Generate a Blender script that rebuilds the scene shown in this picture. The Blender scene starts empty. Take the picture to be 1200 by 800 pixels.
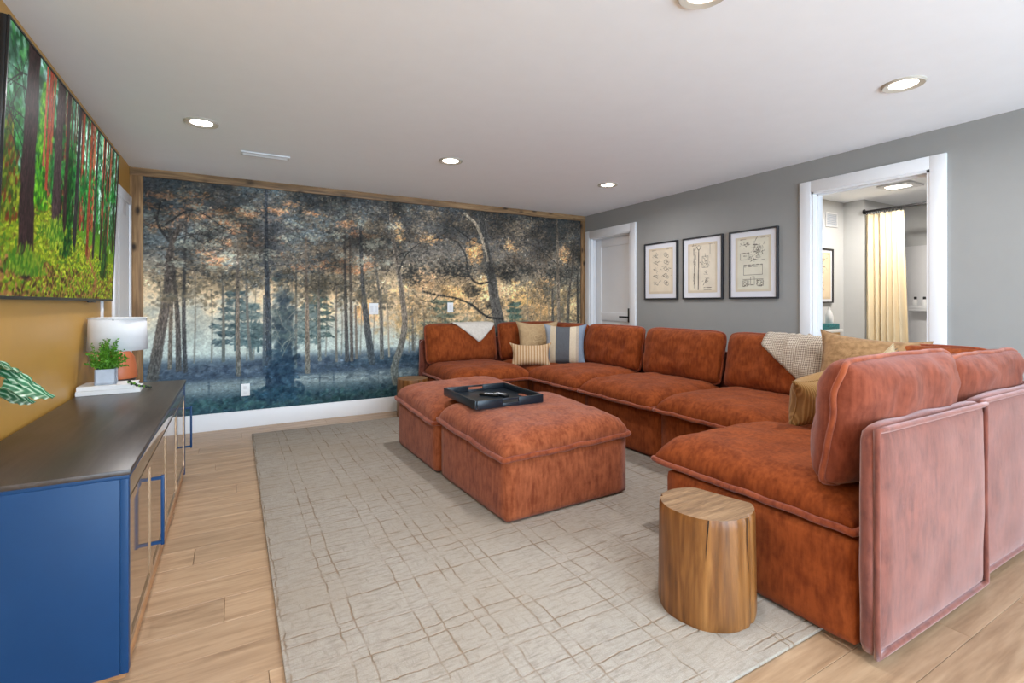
import bpy, bmesh, math, random
import numpy as np
from mathutils import Vector, Matrix, Euler, noise as mnoise

random.seed(4)
scene = bpy.context.scene
COL = scene.collection
R = math.radians
# ----------------------------------------------------------------- camera, sky, exposure
cd = bpy.data.cameras.new('camera'); cam = bpy.data.objects.new('camera', cd); COL.objects.link(cam)
cd.sensor_width = 36; cd.lens = 17.28; cd.shift_y = -.0375; cd.clip_start = .05
cam.location = (0, 0, 1.228); cam.rotation_euler = (R(90), 0, R(-29.51)); scene.camera = cam
world = bpy.data.worlds.new('sky'); scene.world = world; world.use_nodes = True
WB = world.node_tree.nodes['Background']; WB.inputs[0].default_value = (.63, .82, 1., 1); WB.inputs[1].default_value = 13.5
scene.view_settings.view_transform = 'Standard'; scene.view_settings.look = 'None'
scene.view_settings.gamma = 1; scene.view_settings.use_curve_mapping = False
scene.view_settings.exposure = 0.22
DOWNLIGHT_W = 11.; DOWNLIGHT_COL = (.98, .98, 1.)
XL, XR, YB, YR, H = -.813, 4.31, 5.54, -2.9, 2.45       # room: left, right, mural wall, rear wall, ceiling

# ----------------------------------------------------------------- helpers
def lin(c):
    c = np.array(c, float)/255.
    return tuple(np.where(c <= .04045, c/12.92, ((c+.055)/1.055)**2.4))
def obj(name, me, mat=None, parent=None, smooth=None):
    if mat is not None and not me.materials: me.materials.append(mat)
    if smooth is not None:
        me.shade_smooth()
        if smooth < 179: me.set_sharp_from_angle(angle=R(smooth))
    o = bpy.data.objects.new(name, me); COL.objects.link(o); o.parent = parent
    return o
def mesh(name, verts, faces):
    me = bpy.data.meshes.new(name); me.from_pydata([tuple(v) for v in verts], [], faces); me.update(); return me
def fin(name, bm, mat=None, parent=None, smooth=35):
    me = bpy.data.meshes.new(name); bmesh.ops.recalc_face_normals(bm, faces=bm.faces); bm.to_mesh(me); bm.free()
    return obj(name, me, mat, parent, smooth)
def box(bm, x0, x1, y0, y1, z0, z1, bev=0., seg=2, mat=0):
    r = bmesh.ops.create_cube(bm, size=1., matrix=Matrix.Translation(((x0+x1)/2, (y0+y1)/2, (z0+z1)/2)) @ Matrix.Diagonal((abs(x1-x0), abs(y1-y0), abs(z1-z0), 1)))
    fs = {f for v in r['verts'] for f in v.link_faces}
    for f in fs: f.material_index = mat
    if bev > 0:
        es = list({e for v in r['verts'] for e in v.link_edges})
        bmesh.ops.bevel(bm, geom=es, offset=bev, segments=seg, affect='EDGES', profile=.5)
    return bm
def one_box(name, dims, mat, parent=None, bev=.003, seg=2): return fin(name, box(bmesh.new(), *dims, bev=bev, seg=seg), mat, parent)
def cone(bm, p, r1, r2, h, seg=24, axis='Z', cap=True):
    m = Matrix.Translation(p)
    if axis == 'X': m = m @ Matrix.Rotation(R(90), 4, 'Y')
    if axis == 'Y': m = m @ Matrix.Rotation(R(-90), 4, 'X')
    bmesh.ops.create_cone(bm, cap_ends=cap, segments=seg, radius1=r1, radius2=r2, depth=h, matrix=m @ Matrix.Translation((0, 0, h/2))); return bm
def lathe(prof, seg=32):
    vs = []; fs = []
    for i, (r, z) in enumerate(prof):
        for k in range(seg): t = 2*math.pi*k/seg; vs.append((r*math.cos(t), r*math.sin(t), z))
    for i in range(len(prof)-1):
        for k in range(seg): k2 = (k+1) % seg; fs.append((i*seg+k, i*seg+k2, (i+1)*seg+k2, (i+1)*seg+k))
    fs.append(tuple(reversed(range(seg)))); fs.append(tuple((len(prof)-1)*seg+k for k in range(seg)))
    return vs, fs
def tube(pts, r, closed=False, seg=8, up=(0, 0, 1), r1=None):
    P = [Vector(p) for p in pts]; n = len(P); up = Vector(up); vs = []; fs = []
    for i in range(n):
        t = (P[(i+1) % n]-P[i-1]) if closed else (P[min(i+1, n-1)]-P[max(i-1, 0)])
        t.normalize(); s = t.cross(up)
        if s.length < 1e-3: s = t.cross(Vector((1, .1, 0)))
        s.normalize(); u = s.cross(t); rr = r if r1 is None else r+(r1-r)*i/(n-1)
        for k in range(seg): a = 2*math.pi*k/seg; vs.append(P[i]+(s*math.cos(a)+u*math.sin(a))*rr)
    for i in range(n if closed else n-1):
        j = (i+1) % n
        for k in range(seg): k2 = (k+1) % seg; fs.append((i*seg+k, i*seg+k2, j*seg+k2, j*seg+k))
    if not closed: fs.append(tuple(reversed(range(seg)))); fs.append(tuple((n-1)*seg+k for k in range(seg)))
    return vs, fs
def tag(o, label, cat, group=None, kind=None):
    o['label'] = label; o['category'] = cat
    if group: o['group'] = group
    if kind: o['kind'] = kind
    return o
def struct(o): o['kind'] = 'structure'; return o
def thing(name, label, cat, loc=(0, 0, 0), rz=0., group=None):
    o = bpy.data.objects.new(name, None); COL.objects.link(o); o.location = loc; o.rotation_euler = (0, 0, rz); o.empty_display_size = .1
    return tag(o, label, cat, group)
def copy_tree(o, parent=None):
    c = o.copy(); COL.objects.link(c); c.parent = parent
    for ch in o.children: copy_tree(ch, c)
    return c

# ----------------------------------------------------------------- materials (all node based)
class N:
    def __init__(s, name):
        s.m = bpy.data.materials.new(name); s.m.use_nodes = True; s.t = s.m.node_tree; s.b = s.t.nodes['Principled BSDF']; s.c = None
    def n(s, kind, **kw):
        nd = s.t.nodes.new(kind)
        for k, v in kw.items():
            if isinstance(k, str) and hasattr(nd, k): setattr(nd, k, v)
            else: s.set(nd.inputs[k.replace('_', ' ')], v)
        return nd
    def set(s, inp, v):
        if isinstance(v, bpy.types.NodeSocket): s.t.links.new(v, inp)
        elif isinstance(v, (tuple, list)) and len(v) == 3 and inp.type == 'RGBA': inp.default_value = (*v, 1)
        else: inp.default_value = v
    def P(s, **kw):
        for k, v in kw.items(): s.set(s.b.inputs[k.replace('_', ' ')], v)
        return s
    def co(s, scale=(1, 1, 1), rand=False, kind='Object', rot=(0, 0, 0)):
        tc = s.t.nodes.new('ShaderNodeTexCoord'); o = tc.outputs[kind]
        if rand:
            oi = s.t.nodes.new('ShaderNodeObjectInfo'); a = s.n('ShaderNodeVectorMath', operation='MULTIPLY_ADD')
            s.set(a.inputs[0], oi.outputs['Random']); a.inputs[1].default_value = (37, 23, 11); s.set(a.inputs[2], o); o = a.outputs[0]
        mp = s.t.nodes.new('ShaderNodeMapping'); mp.inputs['Scale'].default_value = scale; mp.inputs['Rotation'].default_value = rot; s.set(mp.inputs[0], o); return mp.outputs[0]
    def noise(s, co, scale=5., detail=4., rough=.55, dist=0.):
        nd = s.n('ShaderNodeTexNoise', Vector=co); nd.inputs['Scale'].default_value = scale; nd.inputs['Detail'].default_value = detail
        nd.inputs['Roughness'].default_value = rough; nd.inputs['Distortion'].default_value = dist; return nd.outputs['Fac']
    def ramp(s, f, stops):
        r = s.t.nodes.new('ShaderNodeValToRGB'); e = r.color_ramp.elements
        while len(e) < len(stops): e.new(.5)
        for k, (p, c) in enumerate(stops): e[k].position = p; e[k].color = (*c, 1) if len(c) == 3 else c
        s.set(r.inputs[0], f); return r.outputs[0]
    def math(s, op, a, b=0., cl=False):
        m = s.t.nodes.new('ShaderNodeMath'); m.operation = op; m.use_clamp = cl; s.set(m.inputs[0], a); s.set(m.inputs[1], b); return m.outputs[0]
    def mix(s, f, a, b, blend='MIX'):
        m = s.t.nodes.new('ShaderNodeMix'); m.data_type = 'RGBA'; m.blend_type = blend; s.set(m.inputs[0], f); s.set(m.inputs[6], a); s.set(m.inputs[7], b); return m.outputs[2]
    def bump(s, h, strength=.3, dist=.01):
        b = s.t.nodes.new('ShaderNodeBump'); b.inputs['Strength'].default_value = strength; b.inputs['Distance'].default_value = dist; s.set(b.inputs['Height'], h); s.set(s.b.inputs['Normal'], b.outputs[0]); return s

def plain(name, rgb, rough=.5, metal=0., var=.06, scale=8., bump=.0, bscale=60., **kw):
    g = N(name); co = g.co(); c = np.array(lin(rgb))
    g.P(Base_Color=g.ramp(g.noise(co, scale), [(.3, tuple(c*(1-var))), (.7, tuple(np.minimum(c*(1+var), 1)))]), Roughness=rough, Metallic=metal, **kw)
    if bump > 0: g.bump(g.noise(co, bscale, 3), bump, .004)
    return g.m
def wood(name, dark, mid, light, axis='X', rough=.45, scale=1., rand=True, knots=False, bump=.15, spec=.5):
    g = N(name); sc = {'X': (1.2, 14, 14), 'Y': (14, 1.2, 14), 'Z': (14, 14, 1.2)}[axis]
    co = g.co(tuple(v*scale for v in sc), rand); f = g.noise(co, 1.6, 6, .6, .6); f2 = g.noise(co, 5., 3, .5)
    col = g.ramp(f, [(.28, lin(dark)), (.5, lin(mid)), (.72, lin(light))])
    col = g.mix(.25, col, g.ramp(f2, [(.3, lin(dark)), (.7, lin(light))]))
    if rand:
        oi = g.t.nodes.new('ShaderNodeObjectInfo'); hs = g.n('ShaderNodeHueSaturation', Color=col); g.set(hs.inputs['Value'], g.math('MULTIPLY_ADD', oi.outputs['Random'], .22)); hs.inputs['Value'].links[0].from_node.inputs[2].default_value = .89; col = hs.outputs[0]
    if knots:
        kc = g.co(tuple(2.2 if v < 5*scale else 4.4 for v in sc), rand); v = g.n('ShaderNodeTexVoronoi', Vector=kc); v.inputs['Scale'].default_value = 2.2
        col = g.mix(g.ramp(v.outputs['Distance'], [(.08, (1, 1, 1)), (.26, (0, 0, 0))]), col, tuple(np.array(lin(dark))*.35))
    g.P(Base_Color=col, Roughness=rough, Specular_IOR_Level=spec).bump(f, bump, .003); return g.m
def velvet(name, a, b, sheen=.5):
    g = N(name); co = g.co((1, 1, 1), True); n1 = g.noise(co, 8.5, 7, .7, .4); n2 = g.noise(g.co((52, 52, 12), True), 1., 4); n3 = g.noise(co, 420, 2)
    f = g.math('ADD', g.math('MULTIPLY', n1, .55), g.math('MULTIPLY', n2, .45))
    g.P(Base_Color=g.ramp(f, [(.38, lin(a)), (.6, lin(b))]), Roughness=.82, Specular_IOR_Level=.1, Sheen_Weight=sheen, Sheen_Roughness=.5, Sheen_Tint=(1., .8, .82, 1)).bump(g.math('ADD', n3, g.math('MULTIPLY', n1, .6)), .25, .004); return g.m
def weave(name, a, b, rough=.9, sx=160., sz=160., rot=0., amt=.5, dist=1.5):
    g = N(name); co = g.co((1, 1, 1), False, 'Object', (0, 0, rot))
    w1 = g.n('ShaderNodeTexWave', Vector=co, bands_direction='X'); w1.inputs['Scale'].default_value = sx; w1.inputs['Distortion'].default_value = dist
    w2 = g.n('ShaderNodeTexWave', Vector=co, bands_direction='Z'); w2.inputs['Scale'].default_value = sz; w2.inputs['Distortion'].default_value = dist
    f = g.math('MULTIPLY', g.math('ADD', w1.outputs['Fac'], w2.outputs['Fac']), .5); f = g.math('ADD', g.math('MULTIPLY', f, amt), g.math('MULTIPLY', g.noise(co, 30, 4), 1-amt))
    g.P(Base_Color=g.ramp(f, [(.3, lin(a)), (.65, lin(b))]), Roughness=rough, Specular_IOR_Level=.15, Sheen_Weight=.15).bump(f, .5, .006); return g.m
def printed(name, emit=0., rough=.6):
    g = N(name); at = g.t.nodes.new('ShaderNodeAttribute'); at.attribute_name = 'print'
    g.P(Base_Color=at.outputs['Color'], Roughness=rough, Specular_IOR_Level=.25)
    if emit: g.P(Base_Color=(.005, .005, .005), Emission_Color=at.outputs['Color'], Emission_Strength=emit, Roughness=.5, Specular_IOR_Level=.08)
    return g.m
def emitter(name, rgb, strength):
    g = N(name); g.P(Base_Color=lin(rgb), Emission_Color=lin(rgb), Emission_Strength=strength); return g.m
def stripes(name, cols, axis='X'):                       # cols: list of (position 0..1, rgb), generated coordinates
    g = N(name); tc = g.t.nodes.new('ShaderNodeTexCoord'); sp = g.t.nodes.new('ShaderNodeSeparateXYZ'); g.set(sp.inputs[0], tc.outputs['Generated'])
    r = g.t.nodes.new('ShaderNodeValToRGB'); r.color_ramp.interpolation = 'CONSTANT'; e = r.color_ramp.elements
    while len(e) < len(cols): e.new(.5)
    for k, (p, c) in enumerate(cols): e[k].position = p; e[k].color = (*lin(c), 1)
    g.set(r.inputs[0], sp.outputs[axis]); n = g.noise(g.co(), 190, 3)
    g.P(Base_Color=g.mix(.35, r.outputs[0], g.ramp(n, [(.3, (.05, .05, .05)), (.7, (1, 1, 1))]), 'SOFT_LIGHT'), Roughness=.9, Specular_IOR_Level=.15).bump(n, .4, .004); return g.m

M = dict(
    ceiling=plain('ceiling paint', (246, 248, 252), .9, var=.01), grey=plain('grey wall paint', (152, 152, 150), .8, var=.015, bump=.05, bscale=200),
    ochre=plain('ochre wall paint', (196, 148, 70), .42, var=.02), white=plain('white trim paint', (236, 237, 240), .4, var=.01),
    bath=plain('pale bathroom paint', (205, 206, 206), .8, var=.01),
    floor=wood('oak plank', (138, 108, 80), (176, 145, 114), (198, 168, 136), 'X', .36, rand=True, bump=.08), joint=plain('dark joint', (96, 74, 56), .8),
    velvet=velvet('rust velvet', (110, 49, 19), (149, 75, 35), .07), piping=velvet('rust velvet piping', (112, 48, 24), (150, 76, 44), .35), soft=velvet('rust velvet lightened for sheen', (118, 56, 30), (162, 90, 56), .2), mid=velvet('rust velvet half tinted for sheen', (100, 44, 25), (134, 68, 46), .24), sheen_tint=velvet('rust velvet tinted for sheen', (88, 42, 30), (128, 70, 54), .75),  # soft, mid and back panel velvet: light's pale sheen put into the colour
    blue=plain('blue lacquer', (20, 58, 98), .42, var=.06, Specular_IOR_Level=.25, scale=5, bump=.04), topwood=wood('dark stained top', (44, 36, 32), (62, 53, 48), (78, 68, 62), 'Y', .34, rand=False, bump=.12),
    glass_dark=plain('smoked mirror door', (168, 140, 110), .07, .55, var=.03, IOR=1.9), kick=wood('light oak plinth', (150, 104, 66), (176, 126, 84), (196, 146, 102), 'Y', .4, rand=False),
    log=wood('honey log bark', (66, 36, 12), (124, 76, 32), (168, 116, 62), 'Z', .38, rand=True, bump=.4, knots=False), logtop=wood('log end grain', (84, 58, 36), (134, 102, 70), (170, 138, 102), 'X', .7, 2., True, bump=.5),
    rustic=wood('rustic mural board', (70, 50, 32), (128, 98, 66), (176, 142, 102), 'X', .6, rand=True, knots=True, bump=.3), rustic_v=wood('rustic mural board upright', (78, 54, 32), (140, 104, 66), (184, 144, 98), 'Z', .6, rand=True, knots=True, bump=.3),
    black=plain('black metal', (26, 26, 28), .4), blackplastic=plain('black plastic', (22, 23, 25), .35), ring=plain('satin light trim', (188, 180, 168), .35), crack=plain('dark split', (34, 22, 12), .9), grille=plain('white vent metal', (222, 223, 226), .4), dark=plain('dark recess', (30, 30, 32), .8),
    mural=printed('mural wallpaper', 0, .75), print=printed('printed paper', 0, .8), screen=printed('lit screen', .72), matboard=plain('white mat board', (226, 226, 232), .9, var=.01), frame=plain('black picture frame', (38, 38, 42), .4),
    tray=plain('navy tray lacquer', (18, 28, 38), .35, var=.25, scale=14), cream=plain('cream curtain cotton', (238, 222, 190), .9, var=.04, scale=3, bump=.1, bscale=200, Subsurface_Weight=0.), surround=plain('white tub surround', (238, 238, 240), .2, var=.01),
    lampshade=plain('white linen shade', (222, 222, 224), .9, var=.02, bump=.2, bscale=240), terracotta=plain('terracotta glaze', (196, 108, 66), .45, var=.1), pot=plain('pale grey pot', (186, 194, 206), .6, var=.08, scale=20),
    paper=plain('white book cover', (238, 238, 238), .5, var=.02), leaf=plain('box leaf', (86, 140, 34), .5, var=.45, scale=40, Subsurface_Weight=0.), bead=plain('dark bead', (40, 48, 40), .4), 
    tan=weave('tan linen', (168, 138, 100), (206, 178, 138)), boucle=weave('tan boucle', (122, 90, 58), (168, 132, 92), amt=.2), knit=weave('oatmeal knit', (132, 116, 100), (206, 194, 178), sx=26, sz=26, amt=.8),
    rib=weave('mustard rib', (136, 100, 56), (182, 146, 92), sx=30, sz=.1, amt=.8, dist=.15), creamknit=weave('cream throw', (206, 198, 186), (240, 234, 224)), creamlinen=weave('cream linen', (168, 146, 112), (200, 180, 146)),
    plate=plain('white plate', (236, 238, 240), .35, var=.01), lamp=emitter('lamp diffuser', (255, 246, 232), 14.), towel=plain('teal patterned paper', (40, 112, 118), .6, var=.5, scale=60), oak=wood('yellow oak', (176, 130, 66), (206, 160, 92), (222, 180, 116), 'X', .4, rand=False), counter=plain('white counter', (240, 240, 240), .25, var=.01), bottle=plain('white bottle', (242, 242, 242), .3, var=.01))
M['blanket_stripe'] = stripes('blue grey striped cotton', [(0, (150, 158, 168)), (.17, (200, 184, 158)), (.3, (92, 95, 100)), (.62, (206, 192, 168)), (.76, (180, 166, 150)), (.82, (132, 146, 164))])
M['lumbar_stripe'] = stripes('fine rust striped cotton', [(k/30, (206, 182, 148) if k % 2 == 0 else (176, 138, 100)) for k in range(30)])
g = N('window pane'); tr = g.t.nodes.new('ShaderNodeBsdfTransparent'); gl = g.t.nodes.new('ShaderNodeBsdfGlossy'); gl.inputs['Roughness'].default_value = .02
mx = g.t.nodes.new('ShaderNodeMixShader'); mx.inputs[0].default_value = .05; g.set(mx.inputs[1], tr.outputs[0]); g.set(mx.inputs[2], gl.outputs[0]); g.set(g.t.nodes['Material Output'].inputs[0], mx.outputs[0]); M['pane'] = g.m
# rug: hand drawn grid of tan lines on an oatmeal pile
g = N('grid rug'); co = g.co(); nz = g.n('ShaderNodeTexNoise', Vector=co); nz.inputs['Scale'].default_value = 2.2; nz.inputs['Detail'].default_value = 3
ad = g.n('ShaderNodeVectorMath', operation='MULTIPLY_ADD'); g.set(ad.inputs[0], nz.outputs['Color']); ad.inputs[1].default_value = (.05, .05, 0); g.set(ad.inputs[2], co)
n2 = g.n('ShaderNodeTexNoise', Vector=co); n2.inputs['Scale'].default_value = 26; ad2 = g.n('ShaderNodeVectorMath', operation='MULTIPLY_ADD'); g.set(ad2.inputs[0], n2.outputs['Color']); ad2.inputs[1].default_value = (.016, .016, 0); g.set(ad2.inputs[2], ad.outputs[0])
sp = g.t.nodes.new('ShaderNodeSeparateXYZ'); g.set(sp.inputs[0], ad2.outputs[0]); masks = []
for ax, sc_, th, rnd, off in (('X', 4.6, .015, 1., 0.), ('Y', 6.0, .018, .9, 3.3), ('X', 3.7, .011, 1., 7.7), ('Y', 4.6, .014, 1., 9.1)):
    v = g.n('ShaderNodeTexVoronoi', voronoi_dimensions='1D', feature='DISTANCE_TO_EDGE'); g.set(v.inputs['W'], g.math('ADD', g.math('MULTIPLY', sp.outputs[ax], sc_), off)); v.inputs['Randomness'].default_value = rnd; v.inputs['Scale'].default_value = 1.
    masks.append(g.ramp(v.outputs['Distance'], [(th*.35, (1, 1, 1)), (th*1.6, (0, 0, 0))]))
ln_ = masks[0]
for m_ in masks[1:]: ln_ = g.math('MAXIMUM', ln_, m_)
brk = g.ramp(g.noise(co, 6, 3), [(.4, (.1, .1, .1)), (.6, (1, 1, 1))]); ln_ = g.math('MULTIPLY', ln_, brk)
hatch = g.math('MAXIMUM', g.noise(g.co((14, 70, 1)), 1., 4, .65), g.math('SUBTRACT', g.noise(g.co((60, 12, 1)), 1., 4, .65), .06)); pile = g.noise(co, 260, 3, .7); tone = g.noise(co, 1.3, 3)
base = g.mix(g.ramp(hatch, [(.46, (0, 0, 0)), (.7, (.7, .7, .7))]), lin((168, 160, 150)), lin((126, 116, 105)))
base = g.mix(g.ramp(tone, [(.4, (0, 0, 0)), (.65, (.5, .5, .5))]), base, lin((156, 143, 127)))
base = g.mix(.4, base, g.ramp(pile, [(.3, (.25, .25, .25)), (.7, (.8, .8, .8))]), 'SOFT_LIGHT')
g.P(Base_Color=g.mix(g.math('MULTIPLY', ln_, .7), base, lin((128, 102, 76))), Roughness=.95, Specular_IOR_Level=.1).bump(g.math('SUBTRACT', g.math('ADD', g.math('MULTIPLY', pile, .5), g.math('MULTIPLY', hatch, .4)), g.math('MULTIPLY', ln_, .8)), .6, .008); M['rug'] = g.m
# striped calathea leaf
g = N('striped leaf'); tc = g.t.nodes.new('ShaderNodeTexCoord'); at = g.t.nodes.new('ShaderNodeAttribute'); at.attribute_name = 'rib'
w_ = g.n('ShaderNodeTexWave'); g.set(w_.inputs['Vector'], at.outputs['Vector']); w_.inputs['Scale'].default_value = 1.5; w_.inputs['Distortion'].default_value = 2.; w_.bands_direction = 'DIAGONAL'
g.P(Base_Color=g.ramp(w_.outputs['Fac'], [(.2, lin((44, 108, 70))), (.7, lin((84, 144, 100))), (1., lin((186, 206, 178)))]), Roughness=.35); M['calathea'] = g.m
# ----------------------------------------------------------------- flat prints (numpy painter, colours in sRGB)
class Canvas:
    def __init__(s, x0, x1, z0, z1, ppm, seed):
        s.x0, s.x1, s.z0, s.z1, s.ppm = x0, x1, z0, z1, ppm
        s.W = int(round((x1-x0)*ppm)); s.H = int(round((z1-z0)*ppm))
        s.r = np.random.default_rng(seed)
        s.a = np.zeros((s.H, s.W, 3))            # row 0 is the bottom
        s.X, s.Z = np.meshgrid(np.linspace(x0, x1, s.W), np.linspace(z0, z1, s.H))
    def noise(s, sx, sz, octs=4, gain=.55):
        out = np.zeros((s.H, s.W)); amp = 1.; tot = 0.
        for o in range(octs):
            nx = max(2, int((s.x1-s.x0)/sx*2**o)+2); nz = max(2, int((s.z1-s.z0)/sz*2**o)+2)
            g = s.r.random((nz, nx))
            u = np.linspace(0, nx-1.001, s.W); v = np.linspace(0, nz-1.001, s.H)
            iu = u.astype(int); iv = v.astype(int); fu = u-iu; fv = v-iv
            fu = fu*fu*(3-2*fu); fv = fv*fv*(3-2*fv)
            a = g[np.ix_(iv, iu)]; b = g[np.ix_(iv, iu+1)]; c = g[np.ix_(iv+1, iu)]; d = g[np.ix_(iv+1, iu+1)]
            out += amp*((a*(1-fu)+b*fu)*(1-fv[:, None])+(c*(1-fu)+d*fu)*fv[:, None]); tot += amp; amp *= gain
        return out/tot
    def mix(s, col, m):
        m = np.clip(m, 0, 1)[..., None]; s.a = s.a*(1-m)+np.array(col)/255.*m
    def ramp(s, stops):
        zs = [p[0] for p in stops]
        for k in range(3):
            s.a[..., k] = np.interp(s.Z, zs, [p[1][k]/255. for p in stops])
    def blob(s, x, z, rx, rz, col, al, ang=0., soft=1.):
        px = (x-s.x0)*s.ppm; pz = (z-s.z0)*s.ppm; rx *= s.ppm; rz *= s.ppm
        R = int(max(rx, rz)*1.3+2)
        i0, i1 = max(0, int(px)-R), min(s.W, int(px)+R+1); j0, j1 = max(0, int(pz)-R), min(s.H, int(pz)+R+1)
        if i0 >= i1 or j0 >= j1: return
        dx = (np.arange(i0, i1)-px)[None, :]; dz = (np.arange(j0, j1)-pz)[:, None]
        ca, sa = math.cos(ang), math.sin(ang)
        q = np.sqrt(((dx*ca+dz*sa)/max(rx, .35))**2+((dz*ca-dx*sa)/max(rz, .35))**2)
        m = np.clip((1.15-q)/(.3*soft+.15), 0, 1)*al
        p = s.a[j0:j1, i0:i1]; p += (np.array(col)/255.-p)*m[..., None]
    def dabs(s, x, z, rx, rz, n, cols, size, al=.6, flat=.5, jit=14, ang=.6, gauss=True):
        for _ in range(n):
            if gauss: dx, dz = np.clip(s.r.normal(0, .5, 2), -1.2, 1.2)
            else:
                t = s.r.random()*6.283; q = math.sqrt(s.r.random()); dx, dz = q*math.cos(t), q*math.sin(t)
            c = np.array(cols[s.r.integers(len(cols))])+s.r.normal(0, jit)
            k = size*(.5+s.r.random())
            s.blob(x+dx*rx, z+dz*rz, k, k*flat, c, al*(.5+.5*s.r.random()), s.r.normal(0, ang))
    def stroke(s, pts, w0, w1, col, al=.9, edge=None, rough=0.):
        pts = np.array(pts, float); seg = np.hypot(*np.diff(pts, axis=0).T); L = seg.sum()
        n = max(2, int(L*s.ppm*1.1)); t = np.linspace(0, L, n); cum = np.concatenate([[0], np.cumsum(seg)])
        xs = np.interp(t, cum, pts[:, 0]); zs = np.interp(t, cum, pts[:, 1])
        for k in range(n):
            f = k/(n-1); w = (w0+(w1-w0)*f)*.5*(1+rough*s.r.normal())
            c = np.array(col)
            s.blob(xs[k], zs[k], w, max(w*.6, .7/s.ppm), c, al, 0, .4)
            if edge is not None: s.blob(xs[k]-w*.55, zs[k], w*.35, max(w*.4, .7/s.ppm), np.array(edge), al*.6, 0, .5)
        if w0 > .03:                                  # bark: short upright flecks of lighter and darker tone
            for k in range(int(L*s.ppm*w0*45)):
                j = s.r.integers(n); w = (w0+(w1-w0)*j/(n-1))*.45
                s.blob(xs[j]+s.r.uniform(-w, w), zs[j], .0035, .014+.01*s.r.random(), np.array(col)*s.r.choice([.6, .75, 1.3, 1.5]), .45, s.r.normal(0, .1))
    def curve(s, pts, n=14):
        P = [np.array(p, float) for p in pts]; P = [2*P[0]-P[1]]+P+[2*P[-1]-P[-2]]; out = []
        for i in range(1, len(P)-2):
            for t in np.linspace(0, 1, n, endpoint=False):
                out.append(.5*((2*P[i])+(P[i+1]-P[i-1])*t+(2*P[i-1]-5*P[i]+4*P[i+1]-P[i+2])*t*t+(3*P[i]-P[i-1]-3*P[i+1]+P[i+2])*t**3))
        out.append(P[-2]); return out
    def branch(s, x, z, ang, L, w, col, depth, al=.8):
        pts = [(x, z)]; a = ang
        for k in range(4):
            a += s.r.normal(0, .22); x += math.cos(a)*L/4; z += math.sin(a)*L/4; pts.append((x, z))
        s.stroke(pts, w, w*.45, col, al)
        if depth > 0:
            for k in range(2+int(s.r.random()*2)):
                p = pts[1+s.r.integers(4)]
                s.branch(p[0], p[1], a+s.r.choice([-1, 1])*(.3+.6*s.r.random()), L*(.45+.25*s.r.random()), w*.55, col, depth-1, al)

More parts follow.
